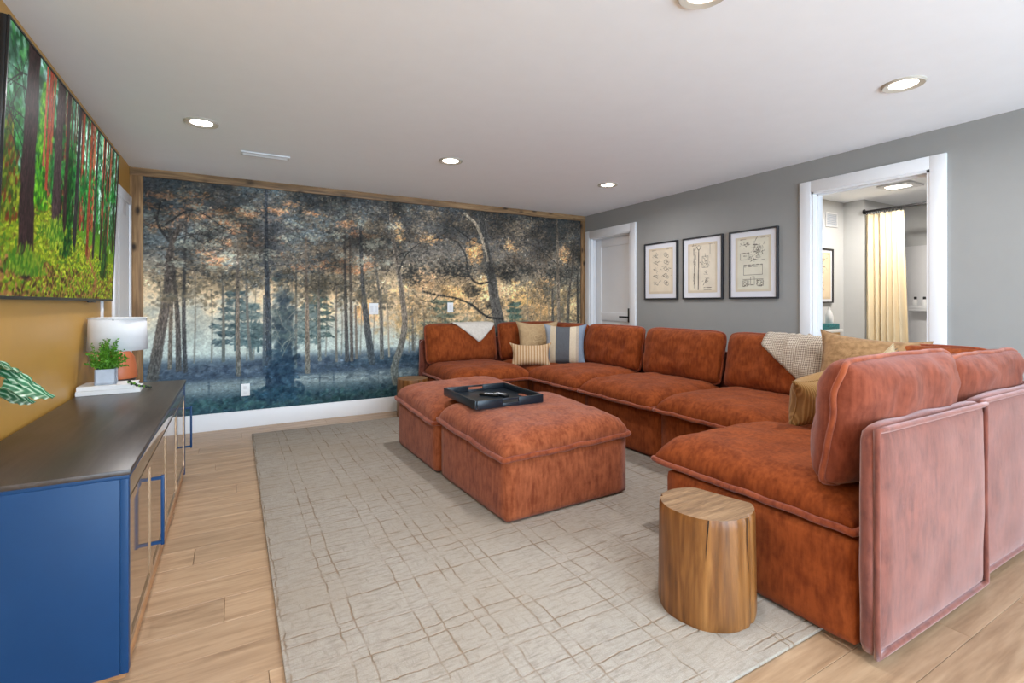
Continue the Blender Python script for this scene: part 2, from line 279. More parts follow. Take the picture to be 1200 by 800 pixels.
def paint_mural():
    c = Canvas(-.73, 4.235, .165, 2.375, 165, 5)
    c.ramp([(.16, (34, 62, 78)), (.32, (64, 84, 98)), (.4, (118, 128, 136)), (.5, (100, 112, 126)), (.58, (62, 76, 98)), (.66, (80, 96, 116)), (.74, (172, 186, 192)),
            (.95, (160, 178, 186)), (1.2, (206, 194, 168)), (1.45, (150, 140, 118)), (1.7, (92, 94, 94)), (2.0, (70, 76, 84)), (2.4, (44, 54, 66))])
    rt = np.clip((c.X-1.25)/.7, 0, 1)                        # golden brown right half
    up = np.clip((c.Z-.75)/.3, 0, 1)
    n1 = c.noise(.5, .4); n2 = c.noise(.16, .12); n3 = c.noise(.9, .6, 3)
    c.mix((172, 146, 104), rt*up*np.clip((1.75-c.Z)/.6, 0, 1)*(.35+.6*n1))
    c.mix((62, 72, 76), rt*up*np.clip((n3-.42)*4, 0, .75))
    c.mix((70, 96, 118), np.clip((n1-.5)*5, 0, .65)*np.clip((c.Z-1.4)/.4, 0, 1)*np.clip((1.8-c.X)/.8, 0, 1))
    c.mix((112, 134, 140), np.clip((n3-.55)*6, 0, .6)*np.clip((c.Z-1.5)/.3, 0, 1)*np.clip((2.2-c.X)/1.2, 0, 1))
    c.mix((230, 206, 160), np.clip((n1-.52)*5, 0, .6)*np.exp(-((c.Z-1.2)/.16)**2)*(1-rt))
    # misty far trees
    for k in range(70):
        x = -.7+1.9*c.r.random(); c.dabs(x, .95+.2*c.r.random(), .09, .22, 18, [(138, 158, 166), (150, 164, 168), (126, 148, 160)], .035, .3, .9)
    for k in range(60):
        x = 1.4+2.8*c.r.random(); z = .85+.55*c.r.random()
        c.dabs(x, z, .16, .14, 26, [(176, 152, 108), (196, 168, 112), (146, 126, 92), (120, 116, 94), (90, 104, 104)], .03, .5, .7)
    # pale lights
    for x, z, rx, rz, col in ((2.73, 1.42, .13, .17, (228, 208, 152)), (2.58, 1.86, .09, .12, (188, 142, 84)), (3.22, 1.32, .17, .15, (208, 178, 112)), (3.95, 1.9, .12, .1, (186, 142, 98)), (4.08, 1.12, .1, .16, (205, 186, 140)), (2.35, 1.33, .2, .08, (204, 172, 118)), (1.95, 1.5, .15, .12, (176, 150, 116)), (3.6, 1.15, .2, .15, (190, 160, 110)), (1.25, 1.15, .1, .14, (205, 168, 118))):
        c.dabs(x, z, rx, rz, 130, [col, tuple(np.array(col)*.9), tuple(np.array(col)*1.08)], .03, .6, .8)
    # thin distant trunks
    for x in (-.6, -.34, -.2, .1, .16, .5, .84, 1.0, 1.2, 1.28, 1.34, 1.44, 1.75, 1.82, 1.92, 3.35, 3.55, 3.68):
        zt = 1.3+.5*c.r.random(); c.stroke([(x, .66), (x+.01, 1.0), (x+c.r.normal(0, .02), zt)], .018, .01, (108, 112, 112), .6)
    # blue green conifers in tiers
    def conifer(x, z0, z1, r, cols, n=7):
        c.stroke([(x, z0-.1), (x, z1)], .022, .01, cols[0], .8)
        for k in range(n):
            f = k/(n-1); z = z0+(z1-z0)*f; rr = r*(1-.55*f)*(.75+.5*c.r.random())
            for sgn in (-1, 1): c.dabs(x+sgn*rr*.5, z-.012, rr*.62, .03, 34, cols, .026, .75, .38)
    conifer(.0, .86, 1.33, .19, [(54, 82, 98), (70, 100, 112), (46, 68, 84)])
    conifer(.14, .84, 1.2, .13, [(70, 100, 116), (86, 114, 126)], 5)
    conifer(.2, .84, .98, .08, [(64, 92, 104), (54, 78, 92)], 3)
    conifer(.75, .9, 1.36, .2, [(50, 76, 84), (66, 96, 100), (44, 66, 76)])
    conifer(.66, .84, 1.2, .14, [(76, 104, 118), (90, 116, 126)], 5)
    conifer(3.16, .9, 1.22, .17, [(58, 92, 92), (72, 106, 100), (50, 78, 82)], 5)
    conifer(2.16, 1.0, 1.25, .2, [(66, 88, 86), (84, 104, 94)], 4)
    # ground, banks and water
    bank = .6+.05*np.sin(c.X*2.1+.6)+.03*np.sin(c.X*6)
    c.mix((56, 70, 92), np.clip((bank-c.Z)/.03, 0, 1)*np.clip((c.Z-.46)/.04, 0, 1)*(.55+.5*n2))
    c.dabs(.3, .58, 1.1, .035, 420, [(46, 60, 82), (70, 84, 106), (88, 100, 120)], .035, .6, .5)
    c.dabs(1.7, .58, .7, .04, 240, [(36, 54, 72), (54, 74, 94), (44, 64, 84)], .035, .6, .5)
    c.dabs(1.0, .43, 1.3, .035, 260, [(150, 156, 160), (120, 128, 138), (90, 102, 118)], .07, .45, .16, ang=.08)
    for x in (-.5, -.22, .05, .3, .52, .78, .92, 1.4): c.stroke([(x, .47), (x, .33)], .02, .012, (62, 76, 92), .5)
    c.dabs(.3, .24, 1.3, .06, 800, [(34, 64, 76), (46, 82, 90), (28, 50, 66), (66, 100, 102)], .03, .6, .5, ang=1.2)
    c.dabs(1.2, .2, .5, .04, 260, [(26, 48, 58), (40, 70, 74)], .03, .6, .5, ang=1.2)
    c.dabs(2.8, .45, 1.6, .25, 700, [(44, 60, 78), (64, 78, 92), (96, 104, 112)], .05, .5, .4)
    # trunks: points from the ground up
    T = [([(-.66, .53), (-.6, .95), (-.55, 1.3), (-.53, 1.7), (-.45, 1.95)], .085, .045, (78, 76, 78), (128, 118, 106)),
         ([(-.53, .62), (-.52, 1.1), (-.5, 1.8)], .034, .02, (92, 88, 86), (140, 128, 114)),
         ([(-.46, .6), (-.47, 1.1), (-.5, 1.5), (-.53, 1.9)], .045, .024, (70, 70, 74), (120, 110, 100)),
         ([(-.41, .58), (-.42, 1.2), (-.4, 2.1)], .036, .02, (60, 64, 72), None),
         ([(-.1, .66), (-.1, 1.1), (-.11, 1.5)], .03, .018, (88, 96, 100), None),
         ([(.03, .52), (.02, 1.0), (.02, 1.9)], .042, .022, (96, 94, 94), (132, 124, 114)),
         ([(.14, .66), (.11, 1.0), (.09, 1.7)], .03, .018, (90, 98, 104), None),
         ([(.3, .3), (.29, 1.0), (.275, 1.7), (.27, 2.36)], .06, .034, (50, 62, 80), (74, 84, 98)),
         ([(.25, .6), (.25, 1.3)], .024, .016, (70, 84, 100), None),
         ([(.545, .56), (.55, 1.2), (.545, 1.8)], .028, .018, (90, 98, 102), None),
         ([(.66, .5), (.655, 1.0), (.645, 1.9)], .05, .024, (104, 98, 94), (140, 128, 116)),
         ([(.78, .62), (.77, 1.1), (.775, 1.9)], .034, .02, (92, 96, 98), (128, 124, 118)),
         ([(.95, .6), (.945, 1.0), (.95, 1.45)], .026, .016, (104, 102, 100), None),
         ([(1.06, .6), (1.045, 1.2), (1.03, 2.0)], .042, .026, (66, 68, 74), (104, 98, 94)),
         ([(1.11, .6), (1.1, 1.2), (1.085, 1.95)], .036, .024, (78, 76, 78), (116, 108, 100)),
         ([(1.16, .62), (1.15, 1.2)], .03, .02, (100, 96, 94), None),
         ([(1.33, .56), (1.27, 1.0), (1.22, 1.5), (1.2, 2.1)], .075, .035, (64, 72, 82), (104, 104, 104)),
         ([(1.44, .6), (1.42, 1.2), (1.36, 1.7)], .045, .022, (84, 88, 92), (150, 142, 130)),
         ([(1.52, .62), (1.5, 1.2), (1.46, 1.6)], .022, .014, (140, 134, 124), None),
         ([(1.8, .68), (1.79, 1.2)], .03, .02, (88, 90, 90), None),
         ([(1.95, .7), (1.93, 1.1)], .03, .02, (88, 92, 90), None)]
    for p, w0, w1, col, edge in T: c.stroke(c.curve(p), w0, w1, col, .85, edge, .08)
    # canopy, left: slate, brown, rust and pale teal leaves
    for k in range(150):
        x = -.75+2.2*c.r.random(); z = 1.42+.95*c.r.random()**.85
        pal = [[(62, 66, 70), (84, 82, 78), (50, 58, 66)], [(58, 74, 90), (76, 96, 112), (48, 60, 74)], [(112, 100, 84), (92, 86, 76), (70, 68, 66)], [(104, 122, 124), (88, 104, 108), (70, 84, 90)]][c.r.choice(4, p=[.38, .26, .24, .12])]
        c.dabs(x, z, .13+.1*c.r.random(), .07+.05*c.r.random(), 46, pal, .02, .55, .5)
    for k in range(46):
        x = -.7+2.1*c.r.random(); z = 1.55+.7*c.r.random()
        c.dabs(x, z, .1, .035, 34, [(160, 112, 82), (184, 138, 100), (136, 96, 76), (150, 124, 92)], .016, .65, .45)
    c.dabs(.32, 1.85, .16, .35, 300, [(56, 66, 80), (70, 80, 94)], .03, .5, .6)
    for k in range(34):                                        # ragged lower edge of the crowns
        x = -.7+2.2*c.r.random(); c.dabs(x, 1.36+.08*c.r.normal(), .13, .1, 60, [(84, 84, 76), (98, 94, 80), (66, 72, 72)], .018, .6, .6, ang=1.4)
    # canopy, right
    for k in range(170):
        x = 1.3+2.95*c.r.random(); z = 1.5+.85*c.r.random()**.8
        pal = [[(60, 62, 64), (78, 76, 72), (48, 52, 56)], [(90, 82, 72), (72, 68, 64), (104, 96, 84)], [(58, 68, 76), (76, 86, 90)], [(124, 118, 104), (104, 100, 92)]][c.r.choice(4, p=[.42, .28, .2, .1])]
        c.dabs(x, z, .15+.1*c.r.random(), .08+.05*c.r.random(), 46, pal, .02, .55, .5)
    for x, z, rx, rz in ((2.2, 1.62, .3, .09), (1.8, 1.55, .14, .14), (2.45, 1.62, .14, .08), (3.05, 1.6, .2, .1), (2.55, 1.38, .1, .07), (3.3, 1.66, .26, .08), (3.75, 1.6, .25, .12), (2.86, 1.2, .12, .05)):
        c.dabs(x, z, rx, rz, 150, [(44, 48, 50), (56, 58, 58), (36, 44, 50)], .02, .75, .5)
    for x, z, rx, rz in ((3.95, 1.88, .09, .11), (2.6, 1.84, .07, .11), (3.25, 1.35, .13, .12), (1.62, 2.05, .07, .15), (2.0, 1.98, .15, .06), (3.1, 1.95, .1, .08), (3.6, 1.5, .2, .08), (2.74, 1.45, .08, .11)):
        c.dabs(x, z, rx, rz, 60, [(180, 140, 92), (200, 160, 106), (150, 118, 84), (190, 166, 120)], .016, .7, .6)
    for j in range(70):                                        # grey brown foliage breaking up the golden distance
        x = 1.55+2.7*c.r.random(); z = .85+.65*c.r.random()
        c.dabs(x, z, .13, .08, 40, [(96, 92, 78), (118, 106, 84), (78, 82, 78), (140, 124, 96)], .016, .6, .6)
    # big bush hiding the lower middle trunk
    c.dabs(.43, .9, .1, .5, 420, [(44, 66, 86), (58, 82, 100), (36, 56, 78), (74, 98, 108)], .034, .6, .6, ang=1.3)
    c.dabs(.42, .5, .13, .22, 340, [(36, 62, 88), (50, 78, 102), (30, 52, 76)], .034, .65, .6, ang=1.3)
    c.dabs(.38, .3, .24, .07, 260, [(28, 60, 84), (40, 76, 96), (24, 48, 68)], .03, .7, .5, ang=1.3)
    for k in range(9):
        a = 1.57+c.r.normal(0, .5); c.branch(.44+c.r.normal(0, .05), .6+.5*c.r.random(), a, .25, .012, (110, 122, 124), 1, .45)
    # pale sinuous trunk, large leaning trunk and the right-hand trunks
    B = [([(1.6, .31), (1.58, .5), (1.66, .75), (1.7, 1.0), (1.67, 1.3), (1.6, 1.75), (1.55, 2.05), (1.53, 2.37)], .085, .028, (92, 92, 92), (176, 166, 148)),
         ([(3.0, .5), (2.95, .9), (2.87, 1.25), (2.82, 1.55), (2.76, 1.85), (2.72, 2.1), (2.66, 2.37)], .16, .085, (70, 76, 82), (150, 150, 144)),
         ([(2.77, 1.75), (2.7, 2.0), (2.6, 2.2), (2.45, 2.32)], .05, .03, (150, 150, 142), None),
         ([(3.86, .7), (3.85, 1.2), (3.84, 1.7), (3.82, 2.37)], .06, .028, (100, 98, 94), (186, 176, 158)),
         ([(3.76, .7), (3.75, 1.4)], .045, .03, (74, 78, 80), None),
         ([(4.0, .7), (4.02, 1.3), (4.08, 1.7), (4.12, 2.1)], .055, .03, (76, 78, 78), (112, 112, 106)),
         ([(4.18, .7), (4.17, 1.6)], .04, .03, (60, 64, 68), None)]
    for p, w0, w1, col, edge in B: c.stroke(c.curve(p), w0, w1, col, .9, edge, .06)
    D = (40, 44, 48)
    for p, w in (([(2.84, 1.5), (2.62, 1.47), (2.5, 1.6), (2.47, 1.8), (2.36, 1.95), (2.25, 2.0)], .034), ([(2.55, 1.55), (2.35, 1.56), (2.2, 1.66), (2.1, 1.72)], .024),
                 ([(2.98, 1.02), (2.75, 1.06), (2.55, 1.2), (2.35, 1.28), (2.1, 1.32), (1.92, 1.36)], .036), ([(2.12, 1.32), (2.02, 1.24), (1.9, 1.26)], .016), ([(2.35, 1.28), (2.2, 1.2)], .014),
                 ([(1.62, 1.55), (1.7, 1.75), (1.85, 1.9), (2.1, 2.0), (2.25, 2.1)], .022), ([(1.6, 1.75), (1.75, 1.82), (2.0, 1.8)], .016), ([(2.72, 1.95), (2.5, 2.02), (2.3, 2.15)], .02),
                 ([(3.84, 1.75), (3.6, 1.9), (3.4, 2.0), (3.25, 2.02)], .018), ([(3.84, 1.6), (4.0, 1.68), (4.2, 1.66)], .016), ([(4.1, 2.0), (4.02, 1.8), (3.98, 1.5)], .016),
                 ([(-.5, 1.75), (-.62, 1.95), (-.6, 2.15)], .03), ([(-.56, 1.95), (-.35, 2.1), (-.1, 1.96), (.05, 1.9)], .022), ([(-.5, 1.8), (-.3, 1.88), (-.1, 1.78)], .018), ([(-.42, 1.9), (-.2, 1.75), (-.05, 1.72)], .015)):
        c.stroke(c.curve(p), w, w*.4, D, .85)
        for k in range(3):
            q = p[1+c.r.integers(len(p)-1)]; c.branch(q[0], q[1], c.r.random()*6.28, .14, w*.4, D, 1, .7)
    for k in range(34):
        x = -.65+1.9*c.r.random(); z = 1.5+.6*c.r.random(); c.branch(x, z, c.r.choice([0, 3.14])+c.r.normal(0, .35), .22, .011, (54, 54, 58), 1, .6)
    for k in range(22):
        x = 1.6+2.5*c.r.random(); z = 1.5+.7*c.r.random(); c.branch(x, z, c.r.random()*6.28, .2, .01, (46, 48, 50), 1, .6)
    for k in range(60):                                        # last leaves over the branches
        x = -.7+4.9*c.r.random(); z = 1.5+.85*c.r.random()
        c.dabs(x, z, .11, .05, 22, [(92, 92, 88), (118, 112, 100), (72, 74, 76), (132, 128, 116), (56, 60, 64)], .013, .55, .5)
    for p, w0, w1, col, edge in T+B: c.stroke([q for q in c.curve(p) if q[1] > 1.3] or [(0, 0), (0, .01)], w1*1.1, w1*.8, np.array(col)*.8, .45)
    # fine leaf flecks, light and dark, over all the crowns
    for k in range(9000):
        x = -.73+4.97*c.r.random(); z = 1.38+1.0*c.r.random(); f = (x+.73)/4.97
        base = c.a[min(c.H-1, int((z-c.z0)*c.ppm)), min(c.W-1, int((x-c.x0)*c.ppm))]*255
        c.blob(x, z, .006+.009*c.r.random(), .005, base*c.r.choice([.5, .6, .7, 1.35, 1.6]), .6, c.r.normal(0, .8))
    for k in range(26):
        x = -.6+2.2*c.r.random(); z = 1.5+.7*c.r.random(); c.dabs(x, z, .09, .05, 40, [(134, 152, 152), (150, 160, 154), (116, 138, 142)], .011, .6, .6)
    for k in range(2600):
        x = 1.6+2.6*c.r.random(); z = .75+.75*c.r.random()
        base = c.a[min(c.H-1, int((z-c.z0)*c.ppm)), min(c.W-1, int((x-c.x0)*c.ppm))]*255
        c.blob(x, z, .006+.01*c.r.random(), .006, base*c.r.choice([.6, .7, 1.2, 1.3]), .55, c.r.normal(0, .8))
    for k in range(1800):
        x = -.73+4.97*c.r.random(); z = .17+.45*c.r.random()
        base = c.a[min(c.H-1, int((z-c.z0)*c.ppm)), min(c.W-1, int((x-c.x0)*c.ppm))]*255
        c.blob(x, z, .012+.01*c.r.random(), .004, base*c.r.choice([.65, .8, 1.25, 1.4]), .5, c.r.normal(0, .3))
    g = c.noise(.012, .012, 2)-.5; c.a = np.clip(c.a*(1+.3*g[..., None]), 0, 1)
    big = c.noise(.34, .26, 3)-.5; c.a = c.a*(1+1.1*(big*np.clip((c.Z-1.2)/.3, 0, 1))[..., None])               # broad light and dark masses in the crowns
    k = np.clip((c.Z-.55)/.5, 0, 1)[..., None]; lum = c.a.mean(2, keepdims=True)                                  # crowns faded and warm, ground kept blue
    c.a = np.clip((lum*(.12+.16*k)+c.a*(.88-.16*k))*(np.array([1.03, 1.1, 1.07])*(1-k)+np.array([1.27, 1.17, 1.05])*k)*1.05, 0, 1)
    return c

def paint_tv(w, hh):
    c = Canvas(0, w, 0, hh, 215, 11)       # x runs from the near edge (0) to the far edge
    c.ramp([(0, (96, 104, 34)), (.2, (120, 136, 40)), (.38, (88, 124, 40)), (.5, (46, 92, 46)), (.75, (52, 104, 72)), (1.0, (150, 182, 176)), (1.12, (205, 222, 224))])
    n = c.noise(.2, .15); c.mix((24, 56, 34), np.clip((n-.42)*4, 0, .8)*np.clip((c.Z-.4)/.15, 0, 1))
    for k in range(90):
        x = w*c.r.random(); z = .45+.65*c.r.random()
        c.dabs(x, z, .1, .12, 26, [(34, 92, 52), (58, 130, 76), (22, 60, 36), (96, 158, 96), (150, 190, 170)], .022, .6, .6, ang=1.5)
    for k in range(46):
        x = .9+(w-.9)*c.r.random(); c.dabs(x, .55+.5*c.r.random(), .03, .2, 14, [(214, 228, 226), (176, 206, 196)], .014, .6, .8)
    for k in range(60):
        x = .3+(w-.3)*c.r.random()**.8; wd = .012+.022*c.r.random(); zb = .42-.1*x/w+.08*c.r.random()
        col = [(130, 72, 54), (92, 60, 50), (56, 46, 44), (156, 92, 66)][c.r.integers(4)]
        c.stroke([(x, zb), (x+c.r.normal(0, .02), hh)], wd, wd*.8, col, .85)
    for k in range(50): c.dabs(w*c.r.random(), .5+.3*c.r.random(), .06, .1, 26, [(40, 116, 56), (70, 146, 70), (24, 70, 40)], .018, .6, .7, ang=1.5)
    # mossy slope falling to the right, path
    slope = .45-.2*np.clip((c.X-.5)/1.2, -.5, 1)
    c.mix((122, 134, 38), np.clip((slope-c.Z)/.03, 0, 1)*.9)
    for k in range(3600):
        x = w*c.r.random(); z = (.45-.2*min(1, max(-.5, (x-.5)/1.2)))*c.r.random()**.8
        col = [(152, 168, 48), (110, 132, 36), (72, 112, 38), (176, 178, 70), (96, 86, 44)][c.r.integers(5)]
        c.blob(x, z, .022, .006, col, .6, c.r.normal(.1, .3))
    for k in range(500):
        x = w*c.r.random()**1.3; z = .16*c.r.random()**1.3; c.blob(x, z, .016, .009, [(110, 78, 50), (70, 52, 38), (146, 110, 74)][c.r.integers(3)], .8, c.r.normal(0, .5))
    for k in range(60): c.blob(1.42+.1*math.sin(k*.1)+c.r.normal(0, .02), .02+.0052*k, .02, .01, (140, 96, 72), .7)
    def shrub(x, z0, z1, r, cols):
        for k in range(420):
            f = c.r.random(); rr = r*(1-f)**.7*(.5+.5*c.r.random()); c.blob(x+c.r.normal(0, .5)*rr, z0+(z1-z0)*f, .02, .012, cols[c.r.integers(len(cols))], .7, 1.3+c.r.normal(0, .4))
    shrub(.42, .4, .95, .16, [(92, 150, 36), (60, 120, 34), (124, 176, 52), (40, 84, 30)])
    shrub(.86, .22, .78, .17, [(26, 70, 30), (44, 102, 40), (18, 46, 26)])
    shrub(.06, .3, .7, .2, [(74, 92, 30), (130, 140, 50), (112, 60, 36), (52, 84, 36)])
    shrub(1.72, .14, .55, .15, [(40, 72, 36), (94, 74, 44), (24, 50, 30), (60, 104, 50)])
    for p, w0, w1, col, edge in (([(.3, .12), (.27, .5), (.28, .8), (.28, 1.13)], .15, .11, (58, 44, 44), (92, 76, 72)), ([(.66, .33), (.655, .7), (.66, 1.13)], .105, .085, (70, 58, 58), (104, 92, 90)),
                                 ([(.8, .35), (.79, 1.13)], .05, .045, (58, 44, 42), None), ([(1.0, .3), (1.0, 1.13)], .06, .05, (52, 50, 50), None), ([(1.27, .26), (1.26, 1.13)], .05, .045, (112, 62, 44), (160, 96, 70)),
                                 ([(1.42, .26), (1.42, 1.13)], .045, .04, (58, 50, 50), None), ([(1.6, .26), (1.6, 1.13)], .035, .03, (48, 50, 46), None), ([(1.75, .26), (1.76, 1.13)], .035, .03, (52, 64, 48), None), ([(.5, .5), (.5, 1.13)], .03, .03, (150, 74, 56), None), ([(.45, .6), (.45, 1.13)], .025, .022, (170, 96, 76), None)):
        c.stroke(c.curve(p), w0, w1, col, .95, edge, .12)
    for k in range(7): c.branch(.2, .55+.06*k, 2.6+c.r.normal(0, .4), .22, .012, (40, 44, 38), 1, .8)
    for k in range(260): c.blob(.3+c.r.normal(0, .1), .1+abs(c.r.normal(0, .05)), .02, .012, [(70, 112, 38), (120, 140, 50)][c.r.integers(2)], .7, 1.3)
    for k in range(160): c.blob(.66+c.r.normal(0, .07), .32+c.r.normal(0, .03), .02, .01, [(70, 112, 38), (140, 156, 60)][c.r.integers(2)], .7, 1.3)
    g = c.noise(.012, .012, 2)-.5; c.a = np.clip(c.a*(1+.3*g[..., None]), 0, 1)**1.3
    return c

def paint_print(kind, w, hh):
    c = Canvas(0, w, 0, hh, 260, 30+kind)
    c.a[:] = np.array([(226, 212, 190), (228, 217, 198), (220, 215, 198), (226, 205, 175)][kind])/255.
    n = c.noise(.1, .1); c.a *= (1-.1*(n-.5))[..., None]
    rim = np.minimum(np.minimum(c.X, w-c.X), np.minimum(c.Z, hh-c.Z)); c.mix((196, 176, 146), np.clip((.03-rim)/.03, 0, .45))
    K = (62, 54, 46)
    def ln(p, wd=.004, al=.8): c.stroke(p, wd, wd, K, al)
    def box(x0, z0, x1, z1): ln([(x0, z0), (x1, z0), (x1, z1), (x0, z1), (x0, z0)])
    def ring(x, z, r): ln([(x+r*math.cos(t), z+r*math.sin(t)) for t in np.linspace(0, 6.3, 16)], .003)
    def scrib(x, z, rx, rz, n):
        for _ in range(n):
            a = (x+c.r.normal(0, .45)*rx, z+c.r.normal(0, .45)*rz); ln([a, (a[0]+c.r.normal(0, .3)*rx, a[1]+c.r.normal(0, .3)*rz)], .003, .75)
    ln([(.05*w/.34, hh*.95), (w*.3, hh*.955)], .003, .5); ln([(w*.72, hh*.955), (w*.92, hh*.95)], .003, .5)
    if kind == 0:
        for r in range(5):
            z = hh*(.84-.15*r); scrib(w*.3, z, w*.16, hh*.05, 12); ln([(w*.2, z), (w*.38, z-.03)], .005)
            scrib(w*.7, z, w*.14, hh*.05, 12); ring(w*.7, z, .022); ring(w*.78, z-.02, .015)
    elif kind == 1:
        ln([(w*.36, hh*.06), (w*.38, hh*.84)], .011); ring(w*.38, hh*.9, .022); ln([(w*.3, hh*.93), (w*.38, hh*.84), (w*.47, hh*.93)], .006)
        ln([(w*.22, hh*.1), (w*.22, hh*.88)], .004); scrib(w*.22, hh*.45, w*.05, hh*.6, 18)
        scrib(w*.6, hh*.62, w*.14, hh*.12, 20); box(w*.5, hh*.5, w*.7, hh*.72)
        scrib(w*.62, hh*.38, w*.07, hh*.05, 18); scrib(w*.62, hh*.22, w*.08, hh*.1, 24); ln([(w*.76, hh*.75), (w*.76, hh*.95)], .006)
        ln([(w*.55, hh*.1), (w*.8, hh*.1)]); ln([(w*.55, hh*.05), (w*.8, hh*.05)])
    elif kind == 2:
        box(w*.24, hh*.3, w*.76, hh*.48); box(w*.22, hh*.1, w*.34, hh*.2); box(w*.62, hh*.1, w*.78, hh*.2); box(w*.44, hh*.12, w*.54, hh*.26)
        ln([(w*.22, hh*.22), (w*.78, hh*.22)], .006); ln([(w*.26, hh*.45), (w*.74, hh*.45)], .003)
        for x in (.28, .36, .64, .74): scrib(w*x, hh*.15, w*.05, hh*.06, 8); ring(w*x, hh*.14, .014)
        scrib(w*.62, hh*.77, w*.2, hh*.12, 44); ring(w*.62, hh*.77, .035); scrib(w*.28, hh*.85, w*.16, hh*.06, 24)
        box(w*.15, hh*.58, w*.4, hh*.7); scrib(w*.5, hh*.6, w*.2, hh*.05, 26)
    else:
        for r in range(4): scrib(w*.5, hh*(.8-.2*r), w*.25, hh*.08, 14); ring(w*.5, hh*(.8-.2*r), .04)
    return c
# ----------------------------------------------------------------- room shell
sub = one_box('floor', (XL-.1, XR+.13, YR-.1, YB+.1, -.06, -.014), M['joint'], bev=0); struct(sub)
pm = bpy.data.meshes.new('plank'); bmp = bmesh.new(); box(bmp, 0, 1.22, 0, .182, -.012, 0, .0012, 1); bmp.to_mesh(pm); bmp.free(); pm.materials.append(M['floor'])
row = 0; y = YR
while y < YB-.01:
    x = XL-1.22*((row*.37) % 1.)
    while x < XR:
        a, b = max(x, XL), min(x+1.22, XR)
        if b-a > .02:
            o = obj('plank', pm, parent=sub); o.location = (a, y, 0); o.scale = ((b-a-.0015)/1.22, min(1, (YB-y)/.182)*.993, 1)
        x += 1.22
    y += .182; row += 1
struct(one_box('ceiling', (XL-.1, 7.5, YR-.1, YB+.1, H, H+.1), M['ceiling'], bev=0))
struct(one_box('wall_left', (XL-.1, XL, YR-.1, YB+.1, 0, H), M['ochre'], bev=0))
struct(one_box('wall_back', (XL, XR+.13, YB, YB+.1, 0, H), M['grey'], bev=0))
D1, D2, DT1, DT2 = (4.6, 5.41), (1.575, 2.40), 2.13, 2.175
bm = bmesh.new()
for a, b, z0 in ((YR, D2[0], 0), (D2[0], D2[1], DT2), (D2[1], D1[0], 0), (D1[0], D1[1], DT1), (D1[1], YB, 0)): box(bm, XR, XR+.13, a, b, z0, H)
bmesh.ops.remove_doubles(bm, verts=bm.verts, dist=1e-4)
struct(fin('wall_right', bm, M['grey'], smooth=None))
# rear wall with a wide glazed opening behind the viewer
WX0, WX1, WZ = -.2, 3.9, 2.2
bm = bmesh.new(); box(bm, XL, WX0, YR-.1, YR, 0, H); box(bm, WX1, XR, YR-.1, YR, 0, H); box(bm, WX0, WX1, YR-.1, YR, WZ, H)
struct(fin('wall_rear', bm, M['grey'], smooth=None))
bm = bmesh.new()
for k in range(4): xx = WX0+(WX1-WX0)*k/3; box(bm, xx-.03, xx+.03, YR-.08, YR-.02, 0, WZ)
box(bm, WX0, WX1, YR-.08, YR-.02, WZ-.06, WZ); box(bm, WX0, WX1, YR-.08, YR-.02, 0, .06)
w1 = struct(fin('window_1', bm, M['white'], smooth=None))
for k in range(3):
    xx = WX0+(WX1-WX0)*k/3; one_box('pane', (xx+.03, xx+(WX1-WX0)/3-.03, YR-.052, YR-.046, .06, WZ-.06), M['pane'], w1, bev=0)
pl = bpy.data.lights.new('window portal', 'AREA'); pl.shape = 'RECTANGLE'; pl.size = WX1-WX0; pl.size_y = WZ; pl.cycles.is_portal = True
po = bpy.data.objects.new('window_portal', pl); COL.objects.link(po); po.location = ((WX0+WX1)/2, YR-.09, WZ/2); po.rotation_euler = (R(90), 0, 0)
# baseboards
struct(one_box('baseboard_back', (XL, XR, YB-.018, YB, 0, .165), M['white'], bev=.004))
struct(one_box('baseboard_left', (XL, XL+.016, YR, 4.76, 0, .15), M['white'], bev=.004))
bm = bmesh.new(); box(bm, XR-.016, XR, YR, 1.47, 0, .15, .004); box(bm, XR-.016, XR, 2.5, 4.51, 0, .15, .004)
struct(fin('baseboard_right', bm, M['white']))
# rustic boards round the mural
for k, (d, m_) in enumerate((((XL, XR, YB-.026, YB, 2.378, H), 'rustic'), ((XL, XL+.098, YB-.024, YB, .165, 2.378), 'rustic_v'), ((XR-.07, XR, YB-.024, YB, .165, 2.378), 'rustic_v'))):
    o = struct(one_box('trim_%d' % (k+1), d, M[m_], bev=.003)); o['label'] = ['rustic board along the ceiling above the forest mural', 'rustic upright board at the left end of the mural', 'rustic upright board at the right end of the mural'][k]

# ----------------------------------------------------------------- printed surfaces
def print_mesh(name, c, origin, ux, uz, mat, parent=None):
    o3 = np.array(origin, float); ux = np.array(ux, float); uz = np.array(uz, float)
    g = o3+np.linspace(0, 1, c.W)[None, :, None]*ux+np.linspace(0, 1, c.H)[:, None, None]*uz
    me = bpy.data.meshes.new(name); nv = c.W*c.H; nf = (c.W-1)*(c.H-1)
    me.vertices.add(nv); me.vertices.foreach_set('co', g.reshape(-1).astype(np.float32))
    i = np.arange(nv).reshape(c.H, c.W); q = np.stack([i[:-1, :-1], i[:-1, 1:], i[1:, 1:], i[1:, :-1]], -1).reshape(-1)
    me.loops.add(nf*4); me.loops.foreach_set('vertex_index', q.astype(np.int32)); me.polygons.add(nf)
    me.polygons.foreach_set('loop_start', np.arange(0, nf*4, 4, dtype=np.int32)); me.update(calc_edges=True)
    a = np.clip(c.a, 0, 1); l = np.where(a <= .04045, a/12.92, ((a+.055)/1.055)**2.4)
    at = me.attributes.new('print', 'FLOAT_COLOR', 'POINT'); at.data.foreach_set('color', np.concatenate([l, np.ones((c.H, c.W, 1))], 2).reshape(-1).astype(np.float32))
    return obj(name, me, mat, parent)
cm = paint_mural()
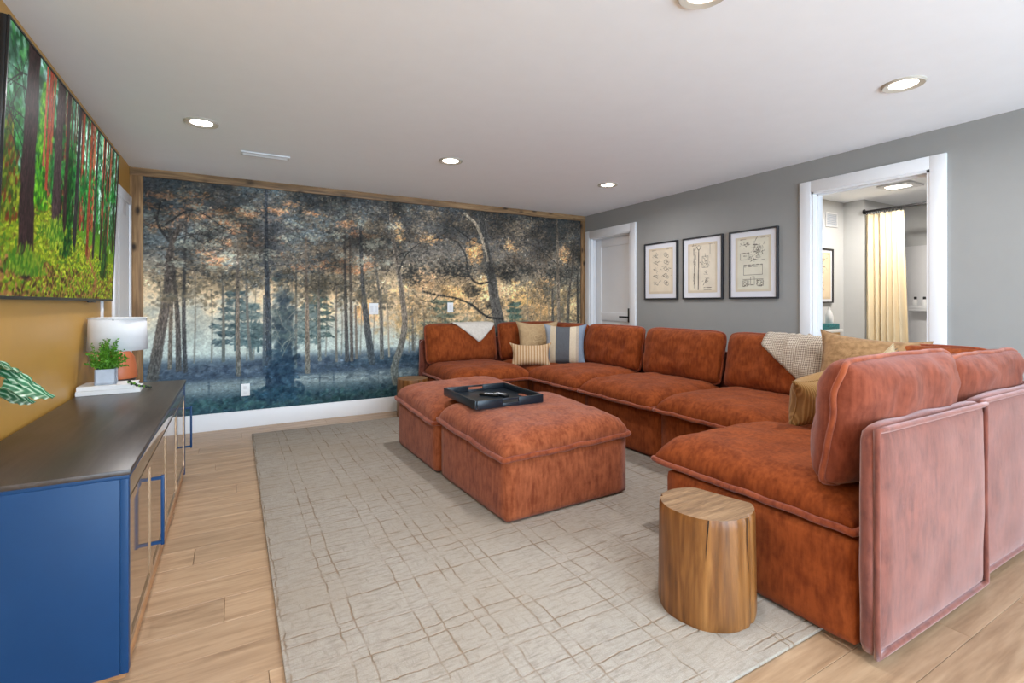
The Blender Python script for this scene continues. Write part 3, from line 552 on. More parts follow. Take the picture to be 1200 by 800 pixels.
tag(print_mesh('forest_mural', cm, (XL+.095, YB-.004, .163), (XR-.068-XL-.095, 0, 0), (0, 0, 2.217), M['mural']), 'dusky painted forest mural covering the far wall inside rustic boards', 'mural')

# ----------------------------------------------------------------- doors
def casing(name, X, y0, y1, zt, w=.095, t=.02, jamb=.13, side=1):
    """casing on the room side of a wall at X (side=1: wall lies at +X)"""
    bm = bmesh.new(); s = side
    for a, b, c0, c1 in ((y0-w, y0, 0, zt+w), (y1, y1+w, 0, zt+w), (y0, y1, zt, zt+w)): box(bm, min(X, X-s*t), max(X, X-s*t), a, b, c0, c1, .003, 2)
    if jamb:
        for a, b, c0, c1 in ((y0, y0+.018, 0, zt), (y1-.018, y1, 0, zt), (y0, y1, zt-.018, zt)): box(bm, X-s*.012, X+s*jamb, a, b, c0, c1)
        for a, b, c0, c1 in ((y0+.018, y0+.03, 0, zt-.018), (y1-.03, y1-.018, 0, zt-.018), (y0+.018, y1-.018, zt-.03, zt-.018)): box(bm, X+s*.045, X+s*.075, a, b, c0, c1)
    return struct(fin(name, bm, M['white']))
def panel_door(name, label, x0, x1, y0, y1, z1, midz, face):
    """slab door in a wall across X; face = x of the visible side"""
    d = bpy.data.objects.new(name, None); COL.objects.link(d); d['kind'] = 'structure'; d['label'] = label; d.location = (0, 0, 0)
    st = .115
    one_box('stile', (x0, x1, y0, y0+st, .01, z1), M['white'], d); one_box('stile', (x0, x1, y1-st, y1, .01, z1), M['white'], d)
    for a, b in ((.01, .22), (midz-.11, midz), (z1-.12, z1)): one_box('rail', (x0, x1, y0+st, y1-st, a, b), M['white'], d)
    for a, b in ((.22, midz-.11), (midz, z1-.12)): one_box('panel', (x0+.013, x1-.013, y0+st, y1-st, a, b), M['white'], d, 0)
    return d
casing('trim_4', XR, D1[0], D1[1], DT1)['label'] = 'white casing round the closed far door in the grey wall'
d1 = panel_door('door_1', 'white two panel door closed at the far end of the grey wall', XR+.085, XR+.125, D1[0]+.02, D1[1]-.02, DT1-.02, 1.1, XR+.085)
bm = bmesh.new(); box(bm, XR+.077, XR+.086, D1[0]+.108, D1[0]+.146, .98, 1.16, .003); h1 = fin('handle', bm, M['black'], d1); h1['label'] = 'black lever handle and plate'
bm = bmesh.new(); cone(bm, (XR+.03, D1[0]+.127, 1.05), .009, .009, .05, 12, 'X'); box(bm, XR+.02, XR+.034, D1[0]+.115, D1[0]+.25, 1.04, 1.06, .004); fin('lever', bm, M['black'], h1)
c2 = casing('trim_5', XR, D2[0], D2[1], DT2); c2['label'] = 'wide white casing of the open bathroom doorway'
for z in (1.9, 1.05): one_box('hinge', (XR+.02, XR+.04, D2[0]+.018, D2[0]+.023, z, z+.1), M['black'], c2, 0)
casing('trim_6', XL, 4.86, 5.42, 2.09, .085, .02, 0, -1)['label'] = 'white door casing on the ochre wall beside the mural'
panel_door('door_2', 'white door in the ochre wall partly behind the television', XL+.001, XL+.012, 4.86, 5.42, 2.09, 1.1, XL+.012)

# ----------------------------------------------------------------- bathroom beyond the doorway
BX, BY, BY2, BF = 6.48, 3.23, 3.0, 7.3
struct(one_box('floor_bathroom', (XR+.13, BF+.1, .6, BY+.1, -.05, 0), M['counter'], bev=0))
bm = bmesh.new(); box(bm, XR+.13, BX, BY, BY+.1, 0, H); box(bm, BX, BX+.1, BY2, BY+.1, 0, H); box(bm, BX+.1, BF+.1, BY2, BY2+.1, 0, H); box(bm, BF, BF+.1, .6, BY2, 0, H); box(bm, XR+.13, BF, .5, .6, 0, H)
struct(fin('wall_bathroom', bm, M['bath'], smooth=None))
bm = bmesh.new(); box(bm, BF-.02, BF, .6, BY2, .455, 1.93, .004); box(bm, BX+.12, BF-.02, BY2-.02, BY2, .455, 1.93, .004)
su = tag(fin('tub_surround', bm, M['surround']), 'glossy white wall surround of the bathtub behind the curtain', 'tub surround')
bm = bmesh.new(); box(bm, BF-.13, BF-.02, 2.66, 2.84, 1.13, 1.16, .006); box(bm, BF-.13, BF-.118, 2.66, 2.84, 1.16, 1.2, .004); fin('shelf', bm, M['surround'], su)
tub = thing('bathtub', 'white bathtub behind the cream shower curtain', 'bathtub', (0, 0, 0))
bm = bmesh.new(); box(bm, BX+.1, BX+.17, 1.3, BY2-.02, 0, .45, .01); box(bm, BF-.08, BF-.02, 1.3, BY2-.02, 0, .45, .01); box(bm, BX+.1, BF-.02, 1.3, 1.4, 0, .45, .01); box(bm, BX+.1, BF-.02, BY2-.12, BY2-.02, 0, .45, .01); box(bm, BX+.15, BF-.05, 1.35, BY2-.05, 0, .1); fin('basin', bm, M['surround'], tub)
for k, yy in enumerate((2.7, 2.79)):
    b = thing('shampoo_bottle', ['white shampoo bottle with black cap, right one on the tub shelf', 'white shampoo bottle with black cap, left one on the tub shelf'][k], 'bottle', (BF-.075, yy, 1.16), 0, 'bottles on the tub shelf')
    v, f = lathe([(.024, 0), (.026, .01), (.026, .1), (.014, .115)], 16); obj('body', mesh('body', v, f), M['bottle'], b, 40)
    v, f = lathe([(.015, .113), (.015, .14), (.012, .145)], 12); obj('cap', mesh('cap', v, f), M['black'], b, 40)
rod = thing('curtain_rod', 'black shower curtain rod across the tub alcove', 'curtain rod'); CX_ = BX-.02
bm = cone(bmesh.new(), (CX_, .6, 2.3), .013, .013, BY2-.6, 16, 'Y'); fin('rod', bm, M['black'], rod); bm = cone(bmesh.new(), (CX_, BY2-.012, 2.3), .03, .03, .012, 16, 'Y'); fin('flange', bm, M['black'], rod)
cur = thing('shower_curtain', 'cream cotton shower curtain drawn to the left of the tub', 'curtain'); vs = []; fs = []; nu, nv = 120, 14
for j in range(nv+1):
    t = j/nv; z = 2.265-t*2.1; y0 = BY2-.015; y1 = 2.605-.06*t
    for i in range(nu+1):
        u = i/nu; vs.append((CX_+.018+.03*(.6+.6*t)*math.sin(u*42+.6*math.sin(t*3+u*9))-.012*math.sin(u*17), y0+(y1-y0)*u, z+.006*math.cos(u*42)*(1-t)))
for j in range(nv):
    for i in range(nu): a = j*(nu+1)+i; fs.append((a, a+1, a+nu+2, a+nu+1))
o = obj('cloth', mesh('cloth', vs, fs), M['cream'], cur, 180); sm = o.modifiers.new('t', 'SOLIDIFY'); sm.thickness = .003
for k in range(10):
    yy = BY2-.03-.038*k; v, f = tube([(CX_+.021*math.cos(a), yy, 2.287+.024*math.sin(a)) for a in np.linspace(0, 2*math.pi, 14)[:-1]], .003, True, 6, (0, 1, 0)); obj('curtain_ring', mesh('ring', v, f), M['black'], cur, 60)
def vent(name, label, size_u, size_v, n):
    """grille in local xz plane facing -y"""
    t = thing(name, label, 'vent'); bm = bmesh.new(); a, b = size_u/2, size_v/2; w = min(.02, size_v*.16)
    box(bm, -a, a, -.012, 0, b-w, b, .002); box(bm, -a, a, -.012, 0, -b, -b+w, .002); box(bm, -a, -a+w, -.012, 0, -b+w, b-w, .002); box(bm, a-w, a, -.012, 0, -b+w, b-w, .002); fin('frame', bm, M['grille'], t)
    one_box('backing', (-a+w, a-w, -.003, 0, -b+w, b-w), M['pot'], t, 0)
    for k in range(n):
        z = -b+w+(2*b-2*w)*(k+.5)/n; o = one_box('louvre', (-a+w, a-w, -.0045, .0045, -.0012, .0012), M['grille'], t, 0); o.location = (0, -.007, z); o.rotation_euler = (R(40), 0, 0)
    return t
v = vent('wall_vent', 'small white air return grille high on the bathroom wall', .25, .17, 7); v.location = (6.2, BY-.002, 2.22)
ff = thing('bath_fan_light', 'square lit fan grille on the bathroom ceiling', 'fan light', (6.0, 2.45, H))
one_box('housing', (-.15, .15, -.15, .15, -.02, 0), M['grille'], ff); one_box('lens', (-.1, .02, -.09, .09, -.028, -.02), M['lamp'], ff, .004)
for k in range(5): one_box('slat', (.04, .13, -.1+.045*k, -.085+.045*k, -.025, -.018), M['grille'], ff, .002)
bl = bpy.data.lights.new('bath light', 'AREA'); bl.size = .18; bl.energy = 25; bl.color = (1, .95, .88); bo = bpy.data.objects.new('lens_light', bl); COL.objects.link(bo); bo.parent = ff; bo.location = (-.04, 0, -.032)
# vanity with things on it
va = thing('vanity', 'yellow oak bathroom vanity with a white counter', 'vanity', (5.54, 3.09, 0))
one_box('cabinet', (-.35, .35, -.12, .135, 0, .905), M['oak'], va); one_box('counter', (-.36, .36, -.15, .138, .905, .94), M['counter'], va)
for s in (-1, 1):
    d = one_box('door', (min(0, s*.35)+.005, max(0, s*.35)-.005, -.137, -.121, .08, .87), M['oak'], va); v_, f_ = lathe([(.008, 0), (.012, .012), (.01, .02)], 12); kn = obj('knob', mesh('knob', v_, f_), M['black'], d, 40); kn.location = (s*.05, -.137, .7); kn.rotation_euler = (R(90), 0, 0)
tag(one_box('patterned_box', (5.5, 5.88, 2.97, 3.09, .9405, 1.0), M['towel'], bev=.005), 'low teal patterned box on the bathroom counter', 'box')
b = thing('soap_dispenser', 'white cone shaped bottle standing on the teal box on the vanity', 'bottle', (5.78, 3.03, 1.0005)); vv, ff_ = lathe([(.035, 0), (.04, .01), (.04, .08), (.03, .12), (.016, .15)], 24); obj('body', mesh('b', vv, ff_), M['bottle'], b, 50); vv, ff_ = lathe([(.012, .149), (.012, .165), (.006, .19)], 14); obj('nozzle', mesh('n', vv, ff_), M['bottle'], b, 50)

# ----------------------------------------------------------------- framed prints
def picture(label, kind, w, hh, border, loc, rz, group=None):
    t = thing('framed_print', label, 'picture', loc, rz, group); bm = bmesh.new(); f = .016
    for d in ((-w/2, w/2, hh/2-f, hh/2), (-w/2, w/2, -hh/2, -hh/2+f), (-w/2, -w/2+f, -hh/2+f, hh/2-f), (w/2-f, w/2, -hh/2+f, hh/2-f)): box(bm, d[0], d[1], -.028, 0, d[2], d[3], .0015, 1)
    fin('frame', bm, M['frame'], t); one_box('mat_board', (-w/2+f, w/2-f, -.014, -.002, -hh/2+f, hh/2-f), M['matboard'], t, 0)
    pw, ph = w-2*f-2*border, hh-2*f-2*border; c = paint_print(kind, pw, ph); print_mesh('print', c, (-pw/2, -.0155, -ph/2), (pw, 0, 0), (0, 0, ph), M['print'], t); return t
for k, yy in enumerate((4.1, 3.52, 2.94)):
    picture(['black framed sketch print with rows of small shapes, nearest the white door', 'black framed tool sketch print, middle of the three on the grey wall', 'black framed machine sketch print, nearest the bathroom doorway'][k], k, .505, .66, .052, (XR-.001, yy, 1.6), R(-90), 'sketch prints on the grey wall')
picture('dark framed print hanging in the bathroom above the vanity', 3, .5, .64, .03, (5.96, BY-.001, 1.55), 0)

# ----------------------------------------------------------------- ceiling lights and vent
dl_labels = ['recessed ceiling light near the television and the mural', 'recessed ceiling light above the ottomans', 'recessed ceiling light nearest the white door', 'recessed ceiling light above the near sofa corner, by the bathroom doorway', 'recessed ceiling light cut off by the top edge of the picture',
             'recessed ceiling light out of view near the television']
proto = None
for k, (x, y) in enumerate(((-.19, 3.93), (1.62, 3.93), (3.36, 3.93), (3.25, 1.31), (1.61, 1.31), (-.19, 1.31), (-.19, -1.3), (1.61, -1.3), (3.25, -1.3))):
    if proto is None:
        t = proto = thing('recessed_light', '', 'ceiling light', group='recessed ceiling lights')
        v_, f_ = lathe([(.102, 0), (.102, -.005), (.095, -.012), (.068, -.005), (.065, 0)], 40); obj('trim_ring', mesh('ring', v_, f_[:-2]), M['ring'], t, 40)
        v_, f_ = lathe([(.066, -.001), (.066, -.0035)], 40); obj('diffuser', mesh('diff', v_, f_), M['lamp'], t, 40)
        l = bpy.data.lights.new('downlight', 'AREA'); l.shape = 'DISK'; l.size = .126; l.energy = DOWNLIGHT_W; l.color = DOWNLIGHT_COL; l.spread = R(165)
        lo = bpy.data.objects.new('light', l); COL.objects.link(lo); lo.parent = t; lo.location = (0, 0, -.006)
    else: t = copy_tree(proto)
    t.location = (x, y, H); t['label'] = dl_labels[min(k, 5)] if k < 6 else ['recessed ceiling light behind the viewer, left', 'recessed ceiling light behind the viewer, middle', 'recessed ceiling light behind the viewer, right'][k-6]
v = vent('ceiling_vent', 'narrow white supply vent in the ceiling near the mural', .36, .1, 4); v.location = (.23, 4.53, H-.001); v.rotation_euler = (R(90), 0, 0)
# wall plates on the mural wall
for k, (x, z, w, hh, lab, cat, knd) in enumerate(((.1, .37, .078, .12, 'white power outlet low on the mural wall', 'outlet', 0), (1.36, 1.165, .1, .125, 'wide white switch plate on the mural left of the sofa', 'switch', 1), (2.275, 1.175, .075, .12, 'narrow white switch plate on the mural above the white throw', 'switch', 2))):
    t = thing('wall_outlet' if knd == 0 else 'light_switch', lab, cat, (x, YB-.005, z)); one_box('plate', (-w/2, w/2, -.007, 0, -hh/2, hh/2), M['plate'], t, .003)
    if knd == 0:
        for s in (-1, 1): one_box('socket', (-.017, .017, -.0085, -.006, s*.024-.015, s*.024+.015), M['grille'], t, .002)
    else:
        for s in ((-.022, .022) if knd == 1 else (0,)): one_box('rocker', (s-.016, s+.016, -.0095, -.006, -.033, .033), M['grille'], t, .002)
# ----------------------------------------------------------------- rug
rg = bmesh.new(); box(rg, .145, 3.25, 1.03, 5.17, .001, .015, .005, 2)
tag(fin('area_rug', rg, M['rug']), 'oatmeal rug with a hand drawn grid of tan lines under the sofa', 'rug')
RT = .0155
# ----------------------------------------------------------------- upholstery
def nz(p, s, seed): return mnoise.noise(Vector((p[0]*s+seed*7.3, p[1]*s+seed*3.1, p[2]*s)))
def prof(u, v, p, q): return max(0., (1-abs(u)**p)*(1-abs(v)**p))**q
class Pillow:
    """soft cushion in the xy plane with its seam at z=0; place() maps local points into the thing"""
    def __init__(s, w, d, top, bot, p=3.2, q=.42, scallop=.012, ears=.012, wr=.006, seed=0, n=30):
        s.w, s.d, s.top, s.bot, s.p, s.q, s.sc, s.ears, s.wr, s.seed, s.n = w, d, top, bot, p, q, scallop, ears, wr, seed, n
    def pt(s, u, v, side, off=0.):
        x = s.w/2*u*(1-s.sc*2/s.w*(1-v*v)*abs(u)**5+s.ears*2/s.w*abs(u*v)**6); y = s.d/2*v*(1-s.sc*2/s.d*(1-u*u)*abs(v)**5+s.ears*2/s.d*abs(u*v)**6)
        k = prof(u, v, s.p, s.q); z = (s.top if side > 0 else -s.bot)*k
        wr = s.wr*(nz((x, y, side), 7, s.seed)+.6*nz((x, y, side), 16, s.seed+5))*min(1, k*1.6)
        edge = s.wr*1.1*nz((x*1.0, y*1.0, 3), 9, s.seed+9)*(1-k)
        return Vector((x, y, z+wr*side+edge+off*side))
    def grid(s):
        n = s.n; t = [math.sin(math.pi/2*(-1+2*i/n)) for i in range(n+1)]; t = [.55*a+.45*(-1+2*i/n) for i, a in enumerate(t)]; return t
    def build(s):
        t = s.grid(); n = s.n; vs = []; idx = {}; fs = []
        for side in (1, -1):
            for j in range(n+1):
                for i in range(n+1):
                    e = i in (0, n) or j in (0, n)
                    if e and side < 0: idx[(i, j, -1)] = idx[(i, j, 1)]; continue
                    idx[(i, j, side)] = len(vs); vs.append(s.pt(t[i], t[j], side))
            for j in range(n):
                for i in range(n):
                    q = [idx[(i, j, side)], idx[(i+1, j, side)], idx[(i+1, j+1, side)], idx[(i, j+1, side)]]; fs.append(tuple(q if side > 0 else q[::-1]))
        return vs, fs
    def rim(s):
        t = s.grid(); n = s.n
        return [s.pt(a, -1, 1) for a in t[:-1]]+[s.pt(1, a, 1) for a in t[:-1]]+[s.pt(a, 1, 1) for a in reversed(t[1:])]+[s.pt(-1, a, 1) for a in reversed(t[1:])]
    def make(s, name, mat, parent, mtx, pipe=.011, pmat=None):
        vs, fs = s.build(); o = obj(name, mesh(name, [mtx @ v for v in vs], fs), mat, parent, 180)
        if pipe:
            nrm = (mtx.to_3x3() @ Vector((0, 0, 1))).normalized(); v, f = tube([mtx @ p for p in s.rim()], pipe, True, 8, nrm); obj('piping', mesh('piping', v, f), pmat or M['piping'], o, 180)
        return o
def slab(name, w, d, h, r, bulge, mat, parent, mtx, n=16, wr=.004, seed=0):
    """padded upholstered block, base centre at the origin of mtx"""
    bm = bmesh.new(); bmesh.ops.create_cube(bm, size=2.); bmesh.ops.subdivide_edges(bm, edges=list(bm.edges), cuts=n, use_grid_fill=True)
    hw = Vector((w/2, d/2, h/2))
    for v in bm.verts:
        c = v.co.copy(); p = Vector((c.x*hw.x, c.y*hw.y, c.z*hw.z)); inner = Vector([max(-hw[k]+r, min(hw[k]-r, p[k])) for k in range(3)]); dlt = p-inner
        if dlt.length > 1e-6: p = inner+dlt.normalized()*r
        for k in range(3):
            if abs(abs(c[k])-1) < 1e-4:
                o2 = [m for m in range(3) if m != k]; b = (1-c[o2[0]]**2)*(1-c[o2[1]]**2); p[k] += math.copysign(1, c[k])*(bulge*b**.5+wr*nz(p, 6, seed)*min(1, b*3)) * (0 if (k == 2 and c[k] < 0) else 1)
        v.co = mtx @ (p+Vector((0, 0, h/2)))
    return fin(name, bm, mat, parent, 180)
I4 = Matrix.Identity(4)
def T(x, y, z): return Matrix.Translation((x, y, z))
def upright(x, y, z, tilt=0., yaw=0., roll=0.):
    """pillow plane stood upright: its +z (puffy) side faces local -y; tilt leans the top back"""
    return T(x, y, z) @ Matrix.Rotation(yaw, 4, 'Z') @ Matrix.Rotation(-tilt, 4, 'X') @ Matrix.Rotation(R(90), 4, 'X') @ Matrix.Rotation(roll, 4, 'Z')
def feet(t, xs, ys, up):
    for x in xs:
        for y in ys: bm = cone(bmesh.new(), (x, y, 0), .018, .022, up+.01, 12); fin('foot', bm, M['black'], t)
FT = .007
MW = .94
def seat(t, w, y0, y1, seed, crown=.145, cx=0.):
    P = Pillow(w, y1-y0, crown, .022, 6., .46, .006, -.012, .009, seed, 36); return P.make('seat_cushion', M['velvet'], t, T(cx, (y0+y1)/2, .405), .0145)
def back_panel(t, w, mtx, seed, pipes=True):
    """padded back board standing on the floor; its outer face towards local +y"""
    o = slab('backrest', w, .06, .775, .026, .018, M['sheen_tint'], t, mtx @ T(0, 0, FT), 18, .008, seed)
    pts = []; a, b, z0, z1 = w/2-.006, .03, FT+.01, FT+.772
    for x, z in [(-a, z0), (-a, z1), (a, z1), (a, z0)]:
        pts.append((x, z))
    path = []
    for k in range(4):
        (x0_, q0), (x1_, q1) = pts[k], pts[(k+1) % 4]
        for i in range(14): f = i/14; path.append(mtx @ Vector((x0_+(x1_-x0_)*f, b+.004*mnoise.noise(Vector((x0_+f, q0+f, seed*2.))), q0+(q1-q0)*f)))
    v, f = tube(path, .0115, True, 8, (mtx.to_3x3() @ Vector((0, 1, 0)))); obj('piping', mesh('piping', v, f), M['sheen_tint'], o, 180); return o
def module(label, loc, rz, seed, corner=False, back_w=.9, back_h=.46, back_mat='velvet', back_t=.12, crown=.145, back=True, back_dz=0., tilt=10., seat_front=-.55, bx=0.):
    t = thing('sofa_module', label, 'sofa', loc, rz, 'rust velvet sofa modules')
    x1 = .4 if corner else .468
    slab('base', x1+.462, .866, .375, .022, .004, M['velvet'], t, T((x1-.462)/2, -.03, FT), 10, .003, seed)
    feet(t, (-.4, .4), (-.4, .4), FT)
    if corner: P = Pillow(.88, .88, .13, .022, 6., .46, .006, -.01, .009, seed, 30); P.make('seat_cushion', M['velvet'], t, T(-.035, -.05, .405), .0145)
    else: seat(t, .925, seat_front, .395, seed, crown)
    back_panel(t, .935, T(0, .435, 0), seed)
    if corner: back_panel(t, .86, T(.435, -.036, 0) @ Matrix.Rotation(R(-90), 4, 'Z'), seed+3)
    if back:
        P = Pillow(back_w, back_h, back_t, back_t-.03, 4.2, .5, .004, -.022, .016, seed+1, 32)
        bmx = upright(bx, .31, .742+back_dz, R(tilt)); P.make('back_cushion', M[back_mat], t, bmx, .0115)
        BACK[label] = (P, bmx, t)
    if corner:
        P = Pillow(.76, .45, .105, .08, 4.2, .5, .004, -.022, .016, seed+2, 32); P.make('back_cushion', M['velvet'], t, T(0, 0, 0) @ Matrix.Rotation(R(-90), 4, 'Z') @ upright(.08, .31, .738, R(tilt)), .0115)
    return t
BACK = {}
CXS = 3.30                                               # centre line of the long run (faces -X)
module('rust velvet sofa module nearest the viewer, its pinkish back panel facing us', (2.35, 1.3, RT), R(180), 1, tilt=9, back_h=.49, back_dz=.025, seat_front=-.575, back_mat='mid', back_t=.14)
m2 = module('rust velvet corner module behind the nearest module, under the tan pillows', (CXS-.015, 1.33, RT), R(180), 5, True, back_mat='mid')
m2.scale = (-1, 1, 1)
LA = 'rust velvet sofa module with the oatmeal knit throw over its back cushion'
module(LA, (CXS, 2.25, RT), R(-90), 11)
module('rust velvet sofa module in the middle of the long run, without pillow or throw', (CXS, 3.19, RT), R(-90), 17)
module('rust velvet sofa module just right of the blue striped pillow', (CXS, 4.13, RT), R(-90), 23)
m6 = module('rust velvet corner module by the mural holding the striped pillows', (CXS, 5.05, RT), R(0), 29, True)
LD = 'rust velvet sofa module against the mural with the white throw on its back cushion'
module(LD, (2.35, 5.05, RT), R(0), 37)
def ottoman(label, loc, seed, w, d, rz=0.):
    t = thing('ottoman', label, 'ottoman', loc, rz, 'rust velvet ottomans')
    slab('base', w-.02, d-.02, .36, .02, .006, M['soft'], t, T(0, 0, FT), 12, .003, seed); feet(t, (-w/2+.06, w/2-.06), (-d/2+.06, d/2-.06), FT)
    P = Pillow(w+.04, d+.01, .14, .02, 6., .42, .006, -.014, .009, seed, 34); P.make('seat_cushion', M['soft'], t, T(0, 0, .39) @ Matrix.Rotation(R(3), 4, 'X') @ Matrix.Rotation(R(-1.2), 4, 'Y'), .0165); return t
ottoman('rust velvet ottoman nearer the viewer with the tray on it', (1.725, 2.81, RT), 41, .92, .92, R(2.))
ottoman('rust velvet ottoman farther from the viewer, next to the mural', (1.69, 3.745, RT), 47, .92, .9, R(1.))

# ----------------------------------------------------------------- throws over back cushions
def throw(name, label, key, a0, a1, depth_fn, mat, behind=.18, off=.013, nu=26, nv=22, fringe=None):
    P, mtx, t = BACK[key]; th = thing(name, label, 'throw', t.location, t.rotation_euler.z); vs = []; fs = []
    for i in range(nu+1):
        a = a0+(a1-a0)*i/nu; dep = depth_fn(i/nu)
        for j in range(nv+1):
            s = -behind+(dep+behind)*j/nv; wob = .004*math.sin(a*50+s*12)
            if s >= 0: v = 1-s/(P.d/2); p = P.pt(a, max(-1, v), 1, off+wob)
            else: v = 1+s/(P.d/2); p = P.pt(a, v, -1, off+wob)
            k = math.exp(-(s/.03)**2); p.y += (off+.004)*k
            vs.append(mtx @ p)
    for i in range(nu):
        for j in range(nv): q = i*(nv+1)+j; fs.append((q, q+1, q+nv+2, q+nv+1))
    o = obj('cloth', mesh('cloth', vs, fs), mat, th, 180); m_ = o.modifiers.new('t', 'SOLIDIFY'); m_.thickness = .008; m_.offset = 1
    edge = [vs[i*(nv+1)+nv] for i in range(nu+1)]; v, f = tube(edge, .005, False, 6, (0, 1, 0)); obj('hem', mesh('hem', v, f), mat, th, 180); return th
throw('white_throw', 'cream throw with a pointed corner hanging over the far sofa back cushion', LD, -.28, .97, lambda f: .02+.22*max(0, 1-abs(f-.52)/.46)**1.0, M['creamknit'])
throw('knit_throw', 'oatmeal knitted throw draped over the back cushion by the tan pillows', LA, -.18, .98, lambda f: .09+.27*min(1, f*1.5), M['knit'])
# ----------------------------------------------------------------- loose pillows
def pillow(name, label, w, h_, th, mat, loc, yaw, tilt, roll=0., seed=60, pipe=0., pmat=None):
    t = thing(name, label, 'pillow', loc, yaw, 'loose pillows on the sofa'); P = Pillow(w, h_, th, th, 2.6, .55, .03, .012, .006, seed, 26)
    mtx = upright(0, 0, 0, tilt, 0, roll); vs, fs = P.build(); zmin = min((mtx @ v).z for v in vs)
    P2 = T(0, 0, -zmin) @ mtx
    # the cover keeps its own local axes so stripes follow the cloth
    o = obj('cover', mesh('cover', vs, fs), mat, t, 180); o.matrix_local = P2
    v, f = tube(P.rim(), .004, True, 6); s = obj('seam', mesh('seam', v, f), pmat or mat, o, 180); return t
pillow('throw_pillow', 'plain tan linen pillow standing behind the striped pillows', .5, .48, .085, M['tan'], (3.22, 5.05, .52), R(-22), R(14), seed=61)
pillow('throw_pillow', 'square pillow with wide blue, grey and cream stripes', .48, .48, .085, M['blanket_stripe'], (3.34, 4.66, .5), R(-40), R(16), seed=62)
pillow('throw_pillow', 'small lumbar pillow with fine rust stripes in the far corner', .45, .27, .075, M['lumbar_stripe'], (2.92, 4.73, .5), R(-30), R(20), seed=63)
pillow('throw_pillow', 'large tan boucle pillow leaning in the near sofa corner', .56, .56, .1, M['boucle'], (3.45, 1.58, .48), R(-66), R(28), R(-6), seed=64)
pillow('throw_pillow', 'mustard ribbed pillow lying at the edge of the near corner seat', .5, .28, .12, M['rib'], (2.86, 1.5, .53), R(168), R(18), R(-12), seed=65)
fp = pillow('throw_pillow', 'cream linen pillow with a dark fringe peeking above the near cushion', .38, .38, .08, M['creamlinen'], (3.04, 1.33, .48), R(-40), R(14), R(26), seed=66)
# dark threads at the upper corner of the cream pillow
cov = fp.children[0]
for k in range(14):
    y_ = .185-.013*k; v, f = tube([(.18, y_, 0), (.193, y_-.003, .002), (.206, y_-.002, -.002)], .0022, False, 5); obj('fringe_thread', mesh('thread', v, f), M['black'], cov, 60)
# ----------------------------------------------------------------- log stumps
def stump(label, loc, r, h_, flat_ang, seed, flat=.72):
    t = thing('log_stump', label, 'side table', loc, 0, 'log stump side tables'); n = 72; nz_ = 20; rows = []; vs = []; fs = []
    def rad(a, z):
        q = r*(1+.03*math.cos(2*a+seed)+.018*math.sin(3*a+seed*2)+.02*mnoise.noise(Vector((math.cos(a)*2, math.sin(a)*2, z*1.5+seed)))+.006*mnoise.noise(Vector((math.cos(a)*14, math.sin(a)*14, z*2))))
        d = math.cos(a-flat_ang)
        if d > 0: q = min(q, flat*r/max(d, .05))
        for ga, dep, wd in ((-1.62, .03, .028), (-1.3, .014, .03), (-2.3, .01, .03), (2.2, .015, .03)):
            da = (a-ga+math.pi) % (2*math.pi)-math.pi; q -= dep*math.exp(-(da/wd)**2)*(.5+.5*z/h_)
        return q*(1.03-.03*z/h_)
    for j in range(nz_+1):
        z = h_*j/nz_; k = .004 if j in (0, nz_) else 0
        for i in range(n): a = 2*math.pi*i/n; q = rad(a, z)-k; vs.append((q*math.cos(a), q*math.sin(a), z))
    for j in range(nz_):
        for i in range(n): i2 = (i+1) % n; fs.append((j*n+i, j*n+i2, (j+1)*n+i2, (j+1)*n+i))
    fs.append(tuple(reversed(range(n)))); obj('trunk', mesh('trunk', vs, fs), M['log'], t, 50)
    tv = [(0, 0, h_+.004)]; tf = []; nr = 7
    for k in range(1, nr+1):
        for i in range(n): a = 2*math.pi*i/n; q = (rad(a, h_)-.004)*k/nr; tv.append((q*math.cos(a), q*math.sin(a), h_+(.004*mnoise.noise(Vector((q*math.cos(a)*30, q*math.sin(a)*30, seed))) if k < nr else 0)))
    for i in range(n): tf.append((0, 1+i, 1+(i+1) % n))
    for k in range(nr-1):
        for i in range(n): i2 = (i+1) % n; tf.append((1+k*n+i, 1+(k+1)*n+i, 1+(k+1)*n+i2, 1+k*n+i2))
    e = obj('end_grain', mesh('end', tv, tf), M['logtop'], t, 60); e['label'] = 'rough sawn end grain top'
    for ga, z0_, wd_ in ((-1.62, .06, .0035), (-1.5, .2, .002), (-2.45, .26, .002)):      # dark drying splits down the side
        L_ = []; R_ = []
        for j in range(13):
            z = z0_+(h_+.001-z0_)*j/12; w_ = wd_*(j/12)**.6+.0003; a_ = ga+.03*math.sin(z*17+ga*5); q = rad(a_, z)+.002; c_ = Vector((q*math.cos(a_), q*math.sin(a_), z)); s_ = Vector((-math.sin(a_), math.cos(a_), 0)); L_.append(c_-s_*w_); R_.append(c_+s_*w_)
        obj('split', mesh('split', L_+R_, [(j, j+13, j+14, j+1) for j in range(12)]), M['crack'], t)
    return t
stump('honey brown log stump standing by the nearest sofa module on the rug edge', (1.655, 1.335, RT), .175, .41, R(15), 1.)
stump('log stump side table by the mural behind the far ottoman', (1.695, 5.2, .001), .17, .41, R(0), 4., 1.)

